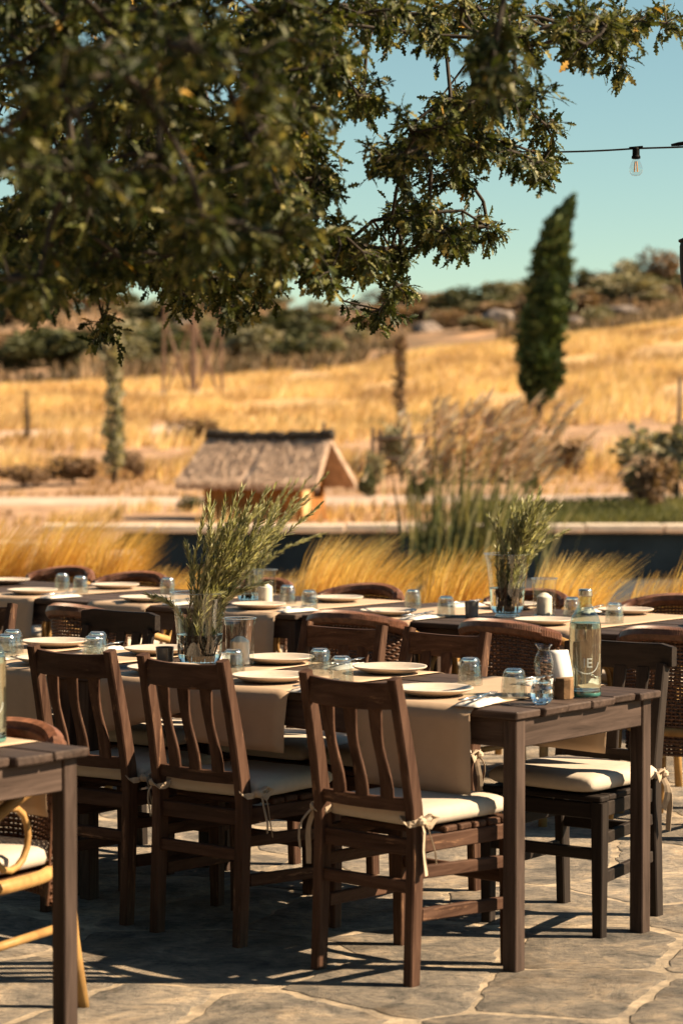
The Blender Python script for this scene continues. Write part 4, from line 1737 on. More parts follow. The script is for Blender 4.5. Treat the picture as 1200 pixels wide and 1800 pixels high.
# ------------------------------------------------------------------ string light, lantern
wire = thing('string_light', 'black festoon cable with one clear filament bulb against the sky', 'string light')
W0, W1, W2 = Vector((0.40, 8.52, 2.535)), Vector((1.005, 8.3, 2.510)), Vector((4.2, 7.5, 3.05))
pts = []
for i in range(33):
    f = i / 32
    q = W0.lerp(W1, f)
    q.z -= 0.012 * 4 * f * (1 - f)
    pts.append(q)
for i in range(1, 25):
    f = i / 24
    q = W1.lerp(W2, f)
    q.z -= 0.28 * 4 * f * (1 - f) * 0.5
    pts.append(q)
MB().tube(pts, 0.0032, 6).build('cable', M['cable'], wire, True)
bx_, by_, bz_ = 1.005, 8.3, 2.510
MB().lathe([(0, 0.004), (0.010, 0.004), (0.0125, -0.002), (0.0125, -0.024), (0.0150, -0.026), (0.0155, -0.034), (0.011, -0.036), (0, -0.036)], 20, None, (bx_, by_, bz_)).build('socket', M['black'], wire, True)
MB().sweep([(bx_ - 0.022, by_ + 0.008, bz_ + 0.003), (bx_ + 0.022, by_ - 0.008, bz_ + 0.005)], 0.008, 0.006, (0, 1, 0), 0.001).build('clip', M['black'], wire)
bl = MB().lathe([(0.0115, -0.034), (0.013, -0.042), (0.0190, -0.056), (0.0225, -0.066), (0.0230, -0.074), (0.0205, -0.084), (0.0135, -0.0915), (0, -0.094)], 32, None, (bx_, by_, bz_)).build('bulb', M['thin'], wire, True)
for (dx, dy) in ((-0.004, 0.002), (0.004, -0.002)):
    MB().tube([(bx_ + dx * 0.6, by_ + dy, bz_ - 0.044), (bx_ + dx * 1.3, by_ + dy, bz_ - 0.080)], 0.0022, 6).build('filament', M['amber'], bl)
cx_, cy__ = 1.148, 8.266
MB().tube([(1.120, 8.264, 2.517), (1.145, 8.258, 2.520), (1.21, 8.243, 2.527)], [0.004, 0.007, 0.007], 6).build('connector', M['black'], wire)

ln = thing('hanging_lantern', 'black hanging lantern cut off by the right edge of the picture', 'lantern', (1.225, 8.0, 1.99))
MB().lathe([(0, 0.0), (0.094, 0.0), (0.100, 0.004), (0.096, 0.010), (0.106, 0.05), (0.110, 0.10), (0.1105, 0.165), (0.108, 0.176)], 40).build('body', M['black'], ln, True)
MB().lathe([(0.108, 0.176), (0.1145, 0.180), (0.1145, 0.186), (0.090, 0.196), (0.03, 0.212), (0, 0.214)], 40).build('cap', M['black'], ln, True)
MB().tube([(0, 0, 0.212), (0, 0, 0.36), (0.002, -0.005, 0.55)], 0.003, 6).build('cord', M['cable'], ln)

# ------------------------------------------------------------------ golden feather grass behind the tables
def grass_clump(name, lab, p, n, height, width, lean, mat, wide=0.004, group=None, cat='grass', seed=0, segs=4, spread=0.12):
    rd = np.random.default_rng(seed + 100)
    an = rd.uniform(0, 2 * math.pi, n)
    rb = spread * np.sqrt(rd.uniform(0, 1, n))
    base = np.stack([rb * np.cos(an), rb * np.sin(an), np.zeros(n)], 1)
    hh = height * rd.uniform(0.45, 1.0, n) ** 0.8
    out = width * rd.uniform(0.1, 1.0, n)
    an2 = an + rd.normal(0, 0.5, n)
    tip = base + np.stack([out * np.cos(an2) + lean[0] * hh, out * np.sin(an2) + lean[1] * hh, hh], 1)
    bend = np.stack([-0.10 * (tip - base)[:, 0], -0.10 * (tip - base)[:, 1], 0.16 * hh], 1)
    vs, fs, k = blades(base, tip, wide * rd.uniform(0.6, 1.3, n), bend, segs)
    tone = np.repeat(np.clip(rd.normal(0.5, 0.14, n) + rd.normal() * 0.05, 0, 1), k)
    me = np_mesh(name, vs, fs, mat, False, tone)
    o = link(name, me, None, p)
    if lab:
        tag(o, lab, cat, group)
    return o


GS = 'golden feather grass tufts in a row'
ROW = []
for i, (px, d) in enumerate([(-150, 16.5), (-40, 16.0), (60, 15.8), (160, 15.4), (255, 15.2), (350, 14.8), (445, 14.4), (530, 14.0), (610, 13.6), (690, 13.2), (770, 13.0), (850, 12.9), (950, 12.9), (1040, 12.9), (1120, 12.6), (1195, 12.4), (1280, 12.2), (1370, 12.0)]):
    ROW.append(((px - 600) / 4250 * d, d))
hts = [0.95, 1.0, 1.06, 0.98, 0.72, 0.62, 0.74, 0.98, 0.90, 0.74, 0.95, 0.72, 0.92, 0.52, 0.84, 0.97, 0.8, 0.9]
for i, (x, y) in enumerate(ROW):
    grass_clump('feather_grass', 'golden feather grass tuft in the row behind the back tables', V(x, y, -0.02), 1500, hts[i], 0.20, (0.30 + random.uniform(-.08, .12), 0.0), M['stipa'], 0.0065, GS, 'grass', i, 4, 0.13)

# reeds at the far side of the pond
def reed_bed():
    p = V(1.92, 33.5, -0.74)
    t = thing('reed_clump', 'tall reeds with pinkish plumes leaning right at the pond', 'reeds', p)
    rd = np.random.default_rng(77)
    n = 125
    base = np.stack([rd.normal(0, 0.38, n) - 0.25, rd.normal(0, 0.35, n), np.zeros(n)], 1)
    hh = rd.uniform(1.5, 2.65, n)
    tip = base + np.stack([hh * rd.uniform(0.05, 0.36, n) + (base[:, 0]) * 0.55, rd.normal(0, 0.15, n), hh], 1)
    bend = np.stack([-0.12 * (tip - base)[:, 0], np.zeros(n), 0.05 * hh], 1)
    vs, fs, k = blades(base, tip, np.full(n, 0.030), bend, 5)
    link('stalks', np_mesh('stalks', vs, fs, M['reed'], False, np.repeat(np.clip(rd.normal(0.55, 0.16, n), 0, 1), k)), t)
    n2 = 330
    b2 = np.stack([rd.normal(-0.25, 0.45, n2), rd.normal(0, 0.35, n2), rd.uniform(0.1, 0.7, n2)], 1)
    h2 = rd.uniform(0.6, 1.3, n2)
    t2 = b2 + np.stack([h2 * rd.uniform(-0.15, 0.5, n2), rd.normal(0, 0.2, n2), h2], 1)
    vs, fs, k = blades(b2, t2, np.full(n2, 0.035), np.stack([np.zeros(n2), np.zeros(n2), 0.1 * h2], 1), 3)
    link('leaves', np_mesh('leaves', vs, fs, M['reed'], False, np.repeat(np.clip(rd.normal(0.5, 0.18, n2), 0, 1), k)), t)
    # plumes along the upper stalks
    sel = np.where(hh > 1.75)[0]
    B, T = [], []
    for s in sel:
        for q in range(14):
            f = rd.uniform(0.82, 1.02)
            c = base[s] * (1 - f) + tip[s] * f + bend[s] * 4 * f * (1 - f)
            d = (tip[s] - base[s])
            d = d / np.linalg.norm(d)
            B.append(c)
            T.append(c + d * rd.uniform(0.12, 0.30) + rd.normal(0, 0.018, 3) + np.array([0.13, 0, -0.06]))
    B, T = np.array(B), np.array(T)
    n3 = len(B)
    vs, fs, k = blades(B, T, np.full(n3, 0.055), rd.normal(0, 0.008, (n3, 3)), 2)
    link('plumes', np_mesh('plumes', vs, fs, M['plume'], False, np.repeat(np.clip(rd.normal(0.5, 0.16, n3), 0, 1), k)), t)


reed_bed()


# ------------------------------------------------------------------ foliage bodies for far trees and bushes
def foliage_mesh(name, mat, rx, ry, rz, n, leaf, seed, shape='dome', lobes=9):
    """leaf-sized faces spread through a lumpy volume"""
    rd = np.random.default_rng(seed)
    cs, rs = [], []
    for k in range(lobes):
        a = rd.uniform(0, 2 * math.pi)
        rr = math.sqrt(rd.uniform(0, 1)) * 0.62
        if shape == 'column':
            z = rd.uniform(-0.92, 0.92)
            w = (1 - 0.75 * max(0, z) ** 2.5) * (0.75 + 0.25 * math.sin((z + 1) * 2.2))
            cs.append((rr * 0.8 * w * math.cos(a), rr * 0.8 * w * math.sin(a), z))
            rs.append(rd.uniform(0.10, 0.22) if True else 0)
        else:
            cs.append((rr * math.cos(a), rr * math.sin(a), rd.uniform(-0.55, 0.55) * (1 - 0.4 * rr)))
            rs.append(rd.uniform(0.26, 0.46))
    cs, rs = np.array(cs), np.array(rs)
    pick = rd.integers(0, lobes, n)
    u = rd.normal(size=(n, 3))
    u /= np.linalg.norm(u, axis=1, keepdims=True)
    rad = rd.uniform(0.25, 1.0, n) ** 0.45 * np.where(rd.uniform(0, 1, n) < 0.14, rd.uniform(1.05, 1.45, n), 1.0)
    if shape == 'column':
        sc = np.array([3.0, 3.0, 1.0])
        loc = cs[pick] + u * (rad * rs[pick])[:, None] * sc * np.array([0.62, 0.62, 1])
    else:
        loc = cs[pick] + u * (rad * rs[pick])[:, None]
    pos = loc * np.array([rx, ry, rz])
    d = u * np.array([1, 1, 0.6]) + rd.normal(0, 0.5, (n, 3)) + (np.array([0, 0, 1.2]) if shape == 'column' else 0)
    rot = frames(d, u + rd.normal(0, 0.6, (n, 3)))
    tv = np.array([[0, 0, 0], [0.42, 0.45, 0.08], [0, 1, 0], [-0.42, 0.5, 0.08]])
    tf = np.array([[0, 1, 2, 3]])
    vs, fs = instance(tv, tf, pos, rot, leaf * rd.uniform(0.6, 1.4, n))
    lob_t = rd.normal(0, 0.10, lobes)
    tone = np.repeat(np.clip(0.48 + lob_t[pick] + rd.normal(0, 0.12, n), 0, 1), 4)
    return np_mesh(name, vs, fs, mat, False, tone)


def stem_mesh(name, h, r, mat, limbs=5, seed=0, spread=0.4, start=0.25):
    rd = random.Random(seed)
    mb = MB()
    mb.tube([(0, 0, -0.1 * h), (0.02 * h, 0, h * 0.4), (0, 0.02 * h, h * 0.95)], [r * 1.25, r * 0.85, r * 0.25], 7)
    for k in range(limbs):
        z = h * (start + (0.9 - start) * k / max(1, limbs - 1))
        a = k * 2.4 + rd.uniform(-.3, .3)
        L = h * spread * rd.uniform(0.6, 1.0) * (1.15 - 0.6 * k / limbs)
        mb.tube([(0.01 * h, 0, z), (L * 0.5 * math.cos(a), L * 0.5 * math.sin(a), z + L * 0.35), (L * math.cos(a), L * math.sin(a), z + L * 0.6)], [r * 0.5, r * 0.32, r * 0.1], 5)
    return mb.mesh(name, mat, True)


def at_px(px, ypx, d):
    """ground point under a picture column at distance d; returns the point and height of picture row ypx there"""
    x = (px - 600) / 4250 * d
    return x, H + (755 - ypx) / 4250 * d


# cypress
def cypress():
    d = 84.0
    x, ztop = at_px(985, 356, d)
    gx, _ = at_px(945, 740, d)
    zb = terrain_z(gx, d)
    h = ztop - zb
    t = thing('cypress_tree', 'dark columnar cypress leaning slightly right on the golden slope', 'tree', (gx, d, zb))
    me = foliage_mesh('crown', M['cypress'], 0.92, 0.92, h * 0.47, 26000, 0.25, 5, 'column', 90)
    c = np.zeros(len(me.vertices) * 3, dtype=np.float32)
    me.vertices.foreach_get('co', c)
    c = c.reshape(-1, 3)
    f = (c[:, 2] + h * 0.47) / (h * 0.94)
    # fuller in the lower half, narrowing and bending over at the tip
    k = np.interp(f, [-0.1, 0.0, 0.15, 0.35, 0.55, 0.75, 0.92, 1.0, 1.1], [0.35, 0.6, 1.05, 1.05, 1.0, 0.98, 0.86, 0.62, 0.40])
    c[:, 0] *= k
    jit = np.repeat(np.where(rng.uniform(0, 1, len(c) // 4) < 0.10, rng.uniform(1.08, 1.35, len(c) // 4), 1.0), 4)
    c[:, 0] *= jit
    c[:, 1] *= k * jit
    c[:, 0] += 0.75 * f ** 1.4 + 0.60 * np.maximum(0, f - 0.78) ** 1.5 * 5
    c[:, 2] += h * 0.53
    me.vertices.foreach_set('co', c.ravel())
    me.update()
    link('crown', me, t)
    MB().tube([(0, 0, -0.3), (0.1, 0, h * 0.3), (0.3, 0, h * 0.75)], [0.14, 0.11, 0.04], 8).build('trunk', M['bark'], t, True)


cypress()

BUSH = [foliage_mesh('bush', M['scrub'], 1, 1, 1, 1500, 0.16, s, 'dome', 10) for s in (31, 32, 33)]
GREY = [foliage_mesh('bush', M['greyscrub'], 1, 1, 1, 1300, 0.16, s, 'dome', 10) for s in (41, 42)]
DRY = [foliage_mesh('bush', M['dryscrub'], 1, 1, 1, 1200, 0.15, s, 'dome', 10) for s in (51, 52)]
BSTEM = stem_mesh('stem', 1.1, 0.06, M['bark'], 5, 1, 0.5, 0.1)


def bush(kind, px, ytop, ybot, d, wpx, lab, grp=None, cat='bush', name='bush', stem=True):
    """a bush by picture column, top and bottom rows, distance and width in picture pixels"""
    x, zt = at_px(px, ytop, d)
    zb = terrain_z(x, d)
    zb = min(zb, zt - 0.2)
    w = wpx / 4250 * d / 2
    me = random.choice({'d': BUSH, 'g': GREY, 'y': DRY}[kind])
    t = thing(name, lab, cat, (x, d, zb), random.uniform(0, 6.28), grp)
    h = zt - zb
    c = link('crown', me, t)
    c.scale = (w * 1.12, w * 1.0, h * 0.56)
    c.location = (0, 0, h * 0.50)
    if stem:
        s = link('stem', BSTEM, t)
        s.scale = (w * 0.8, w * 0.8, h * 0.7)
    return t


# left tree row at the field's upper edge
G1 = 'dark trees along the upper field edge'
for (px, yt, w, lab) in ((30, 585, 120, 'dark round tree at the far left edge of the field'),
                         (110, 572, 150, 'broad dark tree left of the thin poplar'),
                         (215, 590, 110, 'olive green tree behind the thin poplar'),
                         (300, 560, 120, 'dark tree behind the left leg of the pylon'),
                         (365, 575, 110, 'olive tree behind the right leg of the pylon'),
                         (440, 572, 110, 'olive tree right of the pylon'),
                         (515, 575, 110, 'olive tree of the hedge above the hut roof'),
                         (575, 590, 80, 'low tree at the right end of the field hedge')):
    bush('d' if px not in (215, 440, 575) else 'g', px, yt, 660, 178 + random.uniform(-8, 10), w * 1.25, lab, G1, 'tree', 'field_tree')
# scrub on the hills beyond, too alike to tell apart
G2 = 'far scrub bushes on the dry hills'
rd = random.Random(5)
for k in range(170):
    px = rd.uniform(-150, 1350)
    d = rd.uniform(225, 415)
    x = (px - 600) / 4250 * d
    zb = terrain_z(x, d)
    h = rd.uniform(0.9, 3.6)
    kind = rd.choice('dggyy')
    me = rd.choice({'d': BUSH, 'g': GREY, 'y': DRY}[kind])
    o = link('scrub_bush', me, None, (x, d, zb + h * 0.4), rd.uniform(0, 6))
    w = h * rd.uniform(0.8, 2.2)
    o.scale = (w, w, h * 0.62)
    tag(o, 'small blurred scrub bush on the far dry hills', 'bush', G2)
# right ridge trees against the sky
G3 = 'trees on the right ridge'
for (px, yt, w, k, lab) in ((1155, 436, 95, 'y', 'bare brownish tree tallest on the right ridge skyline'),
                            (1105, 455, 70, 'g', 'grey tree left of the tallest ridge tree'),
                            (1185, 478, 70, 'd', 'dark tree below the tallest ridge tree'),
                            (1140, 490, 60, 'd', 'dark rounded bush in front of the ridge trees'),
                            (1060, 478, 80, 'y', 'brown tree on the ridge right of the cypress'),
                            (1026, 470, 40, 'd', 'small dark square bush on the skyline beside the cypress'),
                            (870, 492, 60, 'g', 'low bush on the skyline left of the cypress'),
                            (1290, 450, 90, 'y', 'brownish ridge tree at the right')):
    bush(k, px, yt, 560, 330, w, lab, G3, 'tree', 'ridge_tree')


# boulders on the hill
def rock_mesh(seed):
    import bmesh
    bm = bmesh.new()
    bmesh.ops.create_icosphere(bm, subdivisions=3, radius=1)
    for v in bm.verts:
        n = noise.noise(v.co * 1.3 + Vector((seed, 0, 0))) * 0.42 + noise.noise(v.co * 3.1 + Vector((0, seed, 0))) * 0.16
        v.co *= 1 + n
        v.co.z *= 0.62
    me = bpy.data.meshes.new('boulder')
    bm.to_mesh(me)
    bm.free()
    me.materials.append(M['rock'])
    return me


ROCK = [rock_mesh(s) for s in (1.7, 5.2, 9.9)]
G4 = 'grey boulders on the far hill'
for k in range(46):
    px = rd.uniform(640, 1300)
    d = rd.uniform(240, 400)
    if rd.random() < 0.3:
        px = rd.uniform(-50, 640)
    x = (px - 600) / 4250 * d
    s = rd.uniform(0.6, 1.9)
    o = link('boulder', rd.choice(ROCK), None, (x, d, terrain_z(x, d) + s * 0.15), rd.uniform(0, 6))
    o.scale = (s * 1.4, s, s)
    tag(o, 'blurred grey boulder on the far dry hill', 'boulder', G4)

# bushes round the pond and in front of the field
bush('g', 1190, 738, 900, 46, 190, 'large grey green shrub at the right edge behind the pond')
bush('d', 1130, 770, 900, 49, 90, 'dark shrub left of the grey green shrub at the right')
bush('y', 1165, 800, 905, 43.5, 110, 'brown flowering shrub low at the right edge above the coping')
bush('d', 735, 815, 868, 47, 60, 'dark low bush between the hut and the reeds')
bush('d', 648, 812, 862, 50, 40, 'dark small bush touching the right end of the hut')
bush('g', 700, 745, 835, 62, 90, 'grey green bush inside the wooden tree guard')
bush('g', 655, 790, 850, 55, 36, 'pale green bush left of the wooden tree guard')
bush('d', 335, 868, 905, 45, 50, 'dark low bush at the left end of the hut')
bush('y', 235, 790, 845, 60, 60, 'dry bush at the foot of the thin poplar')
bush('y', 130, 800, 850, 58, 110, 'dry brown bush beside the road at the left')
bush('y', 40, 815, 860, 57, 110, 'dry brown bush beside the road at the far left')
bush('y', 880, 760, 850, 58, 160, 'dry bush behind the reed plumes')
bush('y', 1010, 770, 850, 60, 120, 'dry bush below the cypress right of the reeds')
bush('d', 920, 790, 868, 52, 60, 'dark low bush behind the right of the reeds')
bush('y', 340, 735, 772, 78, 110, 'dark dry thicket at the foot of the pylon')


# thin trees
def thin_tree(lab, px, ytop, ybot, d, wpx, mat, n, seed, leaf=0.16):
    x, zt = at_px(px, ytop, d)
    zb = terrain_z(x, d)
    h = zt - zb
    t = thing('thin_tree', lab, 'tree', (x, d, zb))
    w = wpx / 4250 * d / 2
    me = foliage_mesh('crown', mat, w, w, h * 0.46, n, leaf, seed, 'column', 46)
    c = link('crown', me, t)
    c.location = (0, 0, h * 0.54)
    MB().tube([(0, 0, -0.2), (0.05, 0, h * 0.5), (0, 0, h * 0.95)], [0.07, 0.05, 0.02], 7).build('trunk', M['bark'], t, True)


thin_tree('thin grey green poplar at the left of the field', 200, 575, 840, 58, 44, M['palescrub'], 1100, 61)
thin_tree('thin dry brown tree in the wooden guard', 703, 560, 770, 64, 34, M['dryscrub'], 520, 62, 0.13)
thin_tree('small bare sapling on the field at the far left', 48, 690, 775, 78, 10, M['dryscrub'], 160, 63, 0.10)

# wooden guard round the thin tree
gd = 60.0
gx, _ = at_px(655, 800, gd)
gz = terrain_z(gx, gd)
gt = thing('tree_guard', 'weathered wooden post and rail guard round the dry tree', 'fence', (gx, gd, gz))
x2 = (772 - 655) / 4250 * gd
for (px_, py_, hh) in ((0, 0, 1.25), (x2, 0.1, 1.5), (0.2, 2.0, 1.2), (x2 + 0.1, 2.0, 1.3)):
    MB().box((px_, py_, hh / 2 - 0.1), (0.10, 0.10, hh + 0.2), 0.01).build('post', M['post'], gt)
for (a, b) in (((0, 0, 0.95), (x2, 0.1, 1.05)), ((0, 0, 0.45), (x2, 0.1, 0.5)), ((0, 0, 0.95), (0.2, 2.0, 0.95)), ((x2, 0.1, 1.05), (x2 + 0.1, 2, 1.0))):
    MB().tube([a, b], 0.045, 6).build('rail', M['post'], gt, True)
for (px, yt, d, lab) in ((1192, 660, 66, 'weathered fence post at the right edge of the field'),
                         (568, 742, 68, 'weathered stake behind the hut ridge')):
    x, zt = at_px(px, yt, d)
    zb = terrain_z(x, d)
    o = MB().sweep([(0, 0, -0.2), (0.01, 0, (zt - zb) * 0.6), (0.02, 0, max(0.5, zt - zb))], [0.11, 0.10, 0.085], [0.11, 0.10, 0.085], (1, 0, 0), 0.015).build('fence_post', M['post'])
    o.location = (x, d, zb)
    tag(o, lab, 'post')


# lattice pylon
def pylon():
    d = 120.0
    x, _ = at_px(339, 720, d)
    z0 = terrain_z(x, d)
    t = thing('lattice_pylon', 'rusty steel lattice pylon standing in the golden field', 'pylon', (x, d, z0))
    w, hgt = 1.45, 17.0
    cs = []
    for (sx, sy) in ((-1, -0.2), (0.08, -1), (1, 0.2), (-0.08, 1)):
        b = Vector((sx * w, sy * w, -0.4))
        tp = Vector((sx * w * 0.82, sy * w * 0.82, hgt))
        cs.append((b, tp))
        thick = 0.30 if (sx, sy) == (0.08, -1) else 0.14
        MB().sweep([b, b.lerp(tp, 0.5), tp], [thick, thick * 0.8, thick * 0.6], [thick, thick * 0.8, thick * 0.6], (1, 0, 0), 0.01).build('leg', M['rust'], t)
    bays = 4
    for k in range(4):
        for j in range(bays):
            a0, b0 = cs[k][0].lerp(cs[k][1], j / bays), cs[k][0].lerp(cs[k][1], (j + 1) / bays)
            a1, b1 = cs[(k + 1) % 4][0].lerp(cs[(k + 1) % 4][1], j / bays), cs[(k + 1) % 4][0].lerp(cs[(k + 1) % 4][1], (j + 1) / bays)
            for (p, q) in ((a0, b1), (a1, b0)):
                MB().sweep([p, q], 0.08, 0.08, (0.3, 0.9, 0.1), 0.006).build('brace', M['rust'], t)
    for zz in (13.0, 16.0):
        MB().sweep([(-3.2, 0, zz), (3.2, 0, zz)], 0.14, 0.14, (0, 1, 0), 0.01).build('cross_arm', M['rust'], t)
    for (sx, sy) in ((-1, -0.2), (0.08, -1), (1, 0.2)):
        MB().box((sx * w, sy * w, 0.0), (0.55, 0.55, 0.5), 0.03).build('footing', M['coping'], t)


pylon()


# ------------------------------------------------------------------ thatched hut
def hut():
    d = 41.6
    yaw = R(-24)
    cx = -0.75
    t = thing('thatched_hut', 'small timber hut with reed thatched roof beside the pond', 'hut', (cx * 1.0 - 0.50, d + 0.3, 0), yaw)
    Lh, Wh, ez, rz_ = 2.34, 1.62, 0.74, 1.44
    # long axis x; gable at +x
    # walls: separate upright boards
    for (y, sg) in ((-0.48, -1), (0.48, 1)):
        nb_ = 12
        for i in range(nb_):
            bw = (Lh - 0.5) / nb_
            MB().box((-Lh / 2 + 0.15 + bw * (i + 0.5), y, 0.36), (bw - 0.012, 0.03, 0.68), 0.004).build('wall_board', M['hutwood'], t)
    MB().box((-Lh / 2 + 0.16, 0, 0.36), (0.03, 0.92, 0.68), 0.004).build('end_wall', M['hutwood'], t)
    xe = Lh / 2 - 0.36
    # gable end: frame, panel in a painted sunlit tone, dark box for the shaded inside
    for y in (-0.44, -0.06, 0.44):
        MB().box((xe, y, 0.42), (0.07, 0.07, 0.84), 0.006).build('frame_post', M['hutwood'], t)
    MB().box((xe + 0.005, -0.25, 0.32), (0.03, 0.30, 0.50), 0.005).build('door_panel', M['lit_timber'], t)
    MB().box((xe + 0.005, 0.19, 0.20), (0.03, 0.42, 0.34), 0.005).build('end_board', M['hutwood'], t)
    MB().box((xe, 0, 0.62), (0.08, 0.98, 0.06), 0.006).build('beam', M['hutwood'], t)
    gb = MB()
    gb.add([(xe - 0.06, -0.55, 0.66), (xe - 0.06, 0.55, 0.66), (xe - 0.06, 0, 1.30), (xe - 0.10, -0.55, 0.66), (xe - 0.10, 0.55, 0.66), (xe - 0.10, 0, 1.30)],
           [(0, 1, 2), (5, 4, 3), (0, 3, 4, 1), (1, 4, 5, 2), (2, 5, 3, 0)])
    gb.build('gable', M['hutwood'], t)
    MB().box((xe - 0.05, 0.06, 0.82), (0.06, 0.34, 0.26), 0.005).build('shade_panel', M['wick'], t)  # near-black box, the gable's shaded interior given as colour
    MB().box((xe + 0.02, -0.09, 0.80), (0.10, 0.14, 0.16), 0.01).build('lit_block', M['lit_timber'], t)  # sunlit spot of the gable put in as pale colour
    MB().box((0, 0, 0.03), (Lh - 0.4, 1.0, 0.06), 0.01).build('floor_frame', M['hutwood'], t)
    # thatch: thick slopes with a ragged lower edge and uneven surface
    for sg in (-1, 1):
        nu, nv = 64, 14
        vs, fs = [], []
        th = 0.11
        for lay in (0, 1):
            for j in range(nv):
                for i in range(nu):
                    f = j / (nv - 1)
                    x = -Lh / 2 + Lh * i / (nu - 1)
                    flare = 0.10 * f
                    x2_ = x * (1 + 0.10 * f) - (0.12 * f if x < 0 else 0)
                    y = sg * (0.0 + (Wh / 2) * f)
                    z = rz_ - (rz_ - ez + 0.06) * (f ** 0.92) - 0.05 * (1 - (x / (Lh / 2)) ** 2) * (1 - f)
                    n1 = 0.05 * noise.noise((x * 7, f * 2, sg)) + 0.03 * noise.noise((x * 24, f * 4, sg))
                    if lay == 1:
                        z -= th * (0.8 + 0.4 * f)
                        n1 *= 0.3
                    if j == nv - 1:
                        z -= 0.13 * abs(noise.noise((x * 14, 0, sg * 3 + lay)))
                        y += sg * 0.02 * noise.noise((x * 26, 1, sg))
                    vs.append((x2_, y, z + n1))
        o_ = nu * nv
        for lay in (0, 1):
            for j in range(nv - 1):
                for i in range(nu - 1):
                    a = lay * o_ + j * nu + i
                    fs.append((a, a + 1, a + nu + 1, a + nu))
        for j in range(nv - 1):
            for e in (0, nu - 1):
                a = j * nu + e
                fs.append((a, a + nu, a + nu + o_, a + o_))
        for i in range(nu - 1):
            a = (nv - 1) * nu + i
            fs.append((a, a + 1, a + 1 + o_, a + o_))
        ro = MB().add(vs, fs).build('thatch', M['thatch'], t)
        # loose reed ends
        rdn = np.random.default_rng(int(5 + sg))
        n = 2600
        f = np.where(rdn.uniform(0, 1, n) < 0.25, rdn.uniform(0.93, 1.0, n), rdn.uniform(0.02, 1.0, n))
        xx = rdn.uniform(-Lh / 2, Lh / 2, n)
        base = np.stack([xx * (1 + 0.10 * f) - np.where(xx < 0, 0.12 * f, 0), sg * (Wh / 2) * f, rz_ - (rz_ - ez + 0.06) * f ** 0.92 + 0.015], 1)
        dv = np.array([0, sg * Wh / 2, -(rz_ - ez)])
        dv = dv / np.linalg.norm(dv)
        tip = base + dv * rdn.uniform(0.10, 0.26, n)[:, None] + rdn.normal(0, 0.012, (n, 3)) + np.array([0, 0, 0.02])
        vs2, fs2, k2 = blades(base, tip, np.full(n, 0.018), rdn.normal(0, 0.006, (n, 3)), 1)
        tone = np.repeat(np.clip(rdn.normal(0.5, 0.2, n), 0, 1), k2)
        ru = link('reed_ends', np_mesh('reed_ends', vs2, fs2, M['thatch'], False, tone), ro)
        ru['kind'] = 'stuff'
    rp_ = []
    for i in range(40):
        x = -Lh / 2 - 0.02 + (Lh + 0.06) * i / 39
        rp_.append((x, 0.02 * noise.noise((x * 6, 0, 0)), rz_ + 0.03 + 0.045 * noise.noise((x * 5, 1, 0)) - 0.05 * (1 - (x / (Lh / 2)) ** 2)))
    MB().tube(rp_, [0.092 + 0.05 * noise.noise((i * 0.9, 3, 1)) for i in range(40)], 8).build('ridge', M['ridge'], t, True)
    return t


hut()

# pale stone slabs at the left of the pond
for (px, yb, d, w, lab) in ((200, 985, 27.5, 90, 'pale stone block at the left end of the pond'),
                            (60, 970, 30, 200, 'long pale stone slab at the left beyond the feather grass')):
    x = (px - 600) / 4250 * d
    o = MB().box((0, 0, 0.07), (w / 4250 * d, 0.5, 0.20), 0.03).build('stone_block', M['coping'])
    o.location = (x, d, 0.0)
    o.rotation_euler = (0, 0, R(8))
    tag(o, lab, 'stone')

# ------------------------------------------------------------------ uncountable ground cover
def scatter_grass(name, lab, n, y0, y1, px0, px1, hgt, wide, mat, lean, keep=None, seed=1, mean=0.5):
    rd_ = np.random.default_rng(seed)
    y = y0 + (y1 - y0) * rd_.uniform(0, 1, n) ** 1.0
    px = rd_.uniform(px0, px1, n)
    x = (px - 600) / 4250 * y
    ok = np.ones(n, bool)
    if keep:
        ok = np.array([keep(a, b, c) for a, b, c in zip(x, y, px)])
    x, y = x[ok], y[ok]
    n = len(x)
    z = np.array([terrain_z(a, b) for a, b in zip(x, y)])
    bl = 5
    base = np.repeat(np.stack([x, y, z - 0.05], 1), bl, axis=0) + np.concatenate([rd_.normal(0, 0.14, (n * bl, 2)), np.zeros((n * bl, 1))], 1)
    patch = np.array([noise.noise((a * 0.25, b * 0.08, 2.0)) for a, b in zip(x, y)])
    hh = np.repeat(hgt * (1 + 0.5 * patch), bl) * rd_.uniform(0.6, 1.3, n * bl)
    tip = base + np.stack([hh * (lean + rd_.normal(0, 0.25, n * bl)), hh * rd_.normal(0, 0.2, n * bl), hh], 1)
    vs, fs, k = blades(base, tip, wide * rd_.uniform(0.6, 1.4, n * bl), np.stack([-0.1 * hh * lean, 0 * hh, 0.08 * hh], 1), 1)
    tone = np.repeat(np.clip(mean + np.repeat(patch * 0.42, bl) + rd_.normal(0, 0.10, n * bl), 0, 1), k)
    o = link(name, np_mesh(name, vs, fs, mat, False, tone), None)
    return tag(o, lab, 'grass', None, 'stuff')


def keep_field(x, y, px):
    top = np.interp(px, [0, 300, 600, 700, 850, 1000, 1200], [136, 143, 156, 176, 188, 170, 170])
    if y > top:
        return False
    if y < 92 and px < 330:
        return noise.noise((x * 0.3, y * 0.12, 5.0)) > 0.05
    # the faint track stays clear
    ty = 72 + (x + 26) / 0.6 * 0.42
    if -26 < x < -5 and abs(y - ty) < 1.6:
        return False
    return noise.noise((x * 0.2, y * 0.1, 8.0)) > -0.22 + (0.15 if y < 80 else 0)


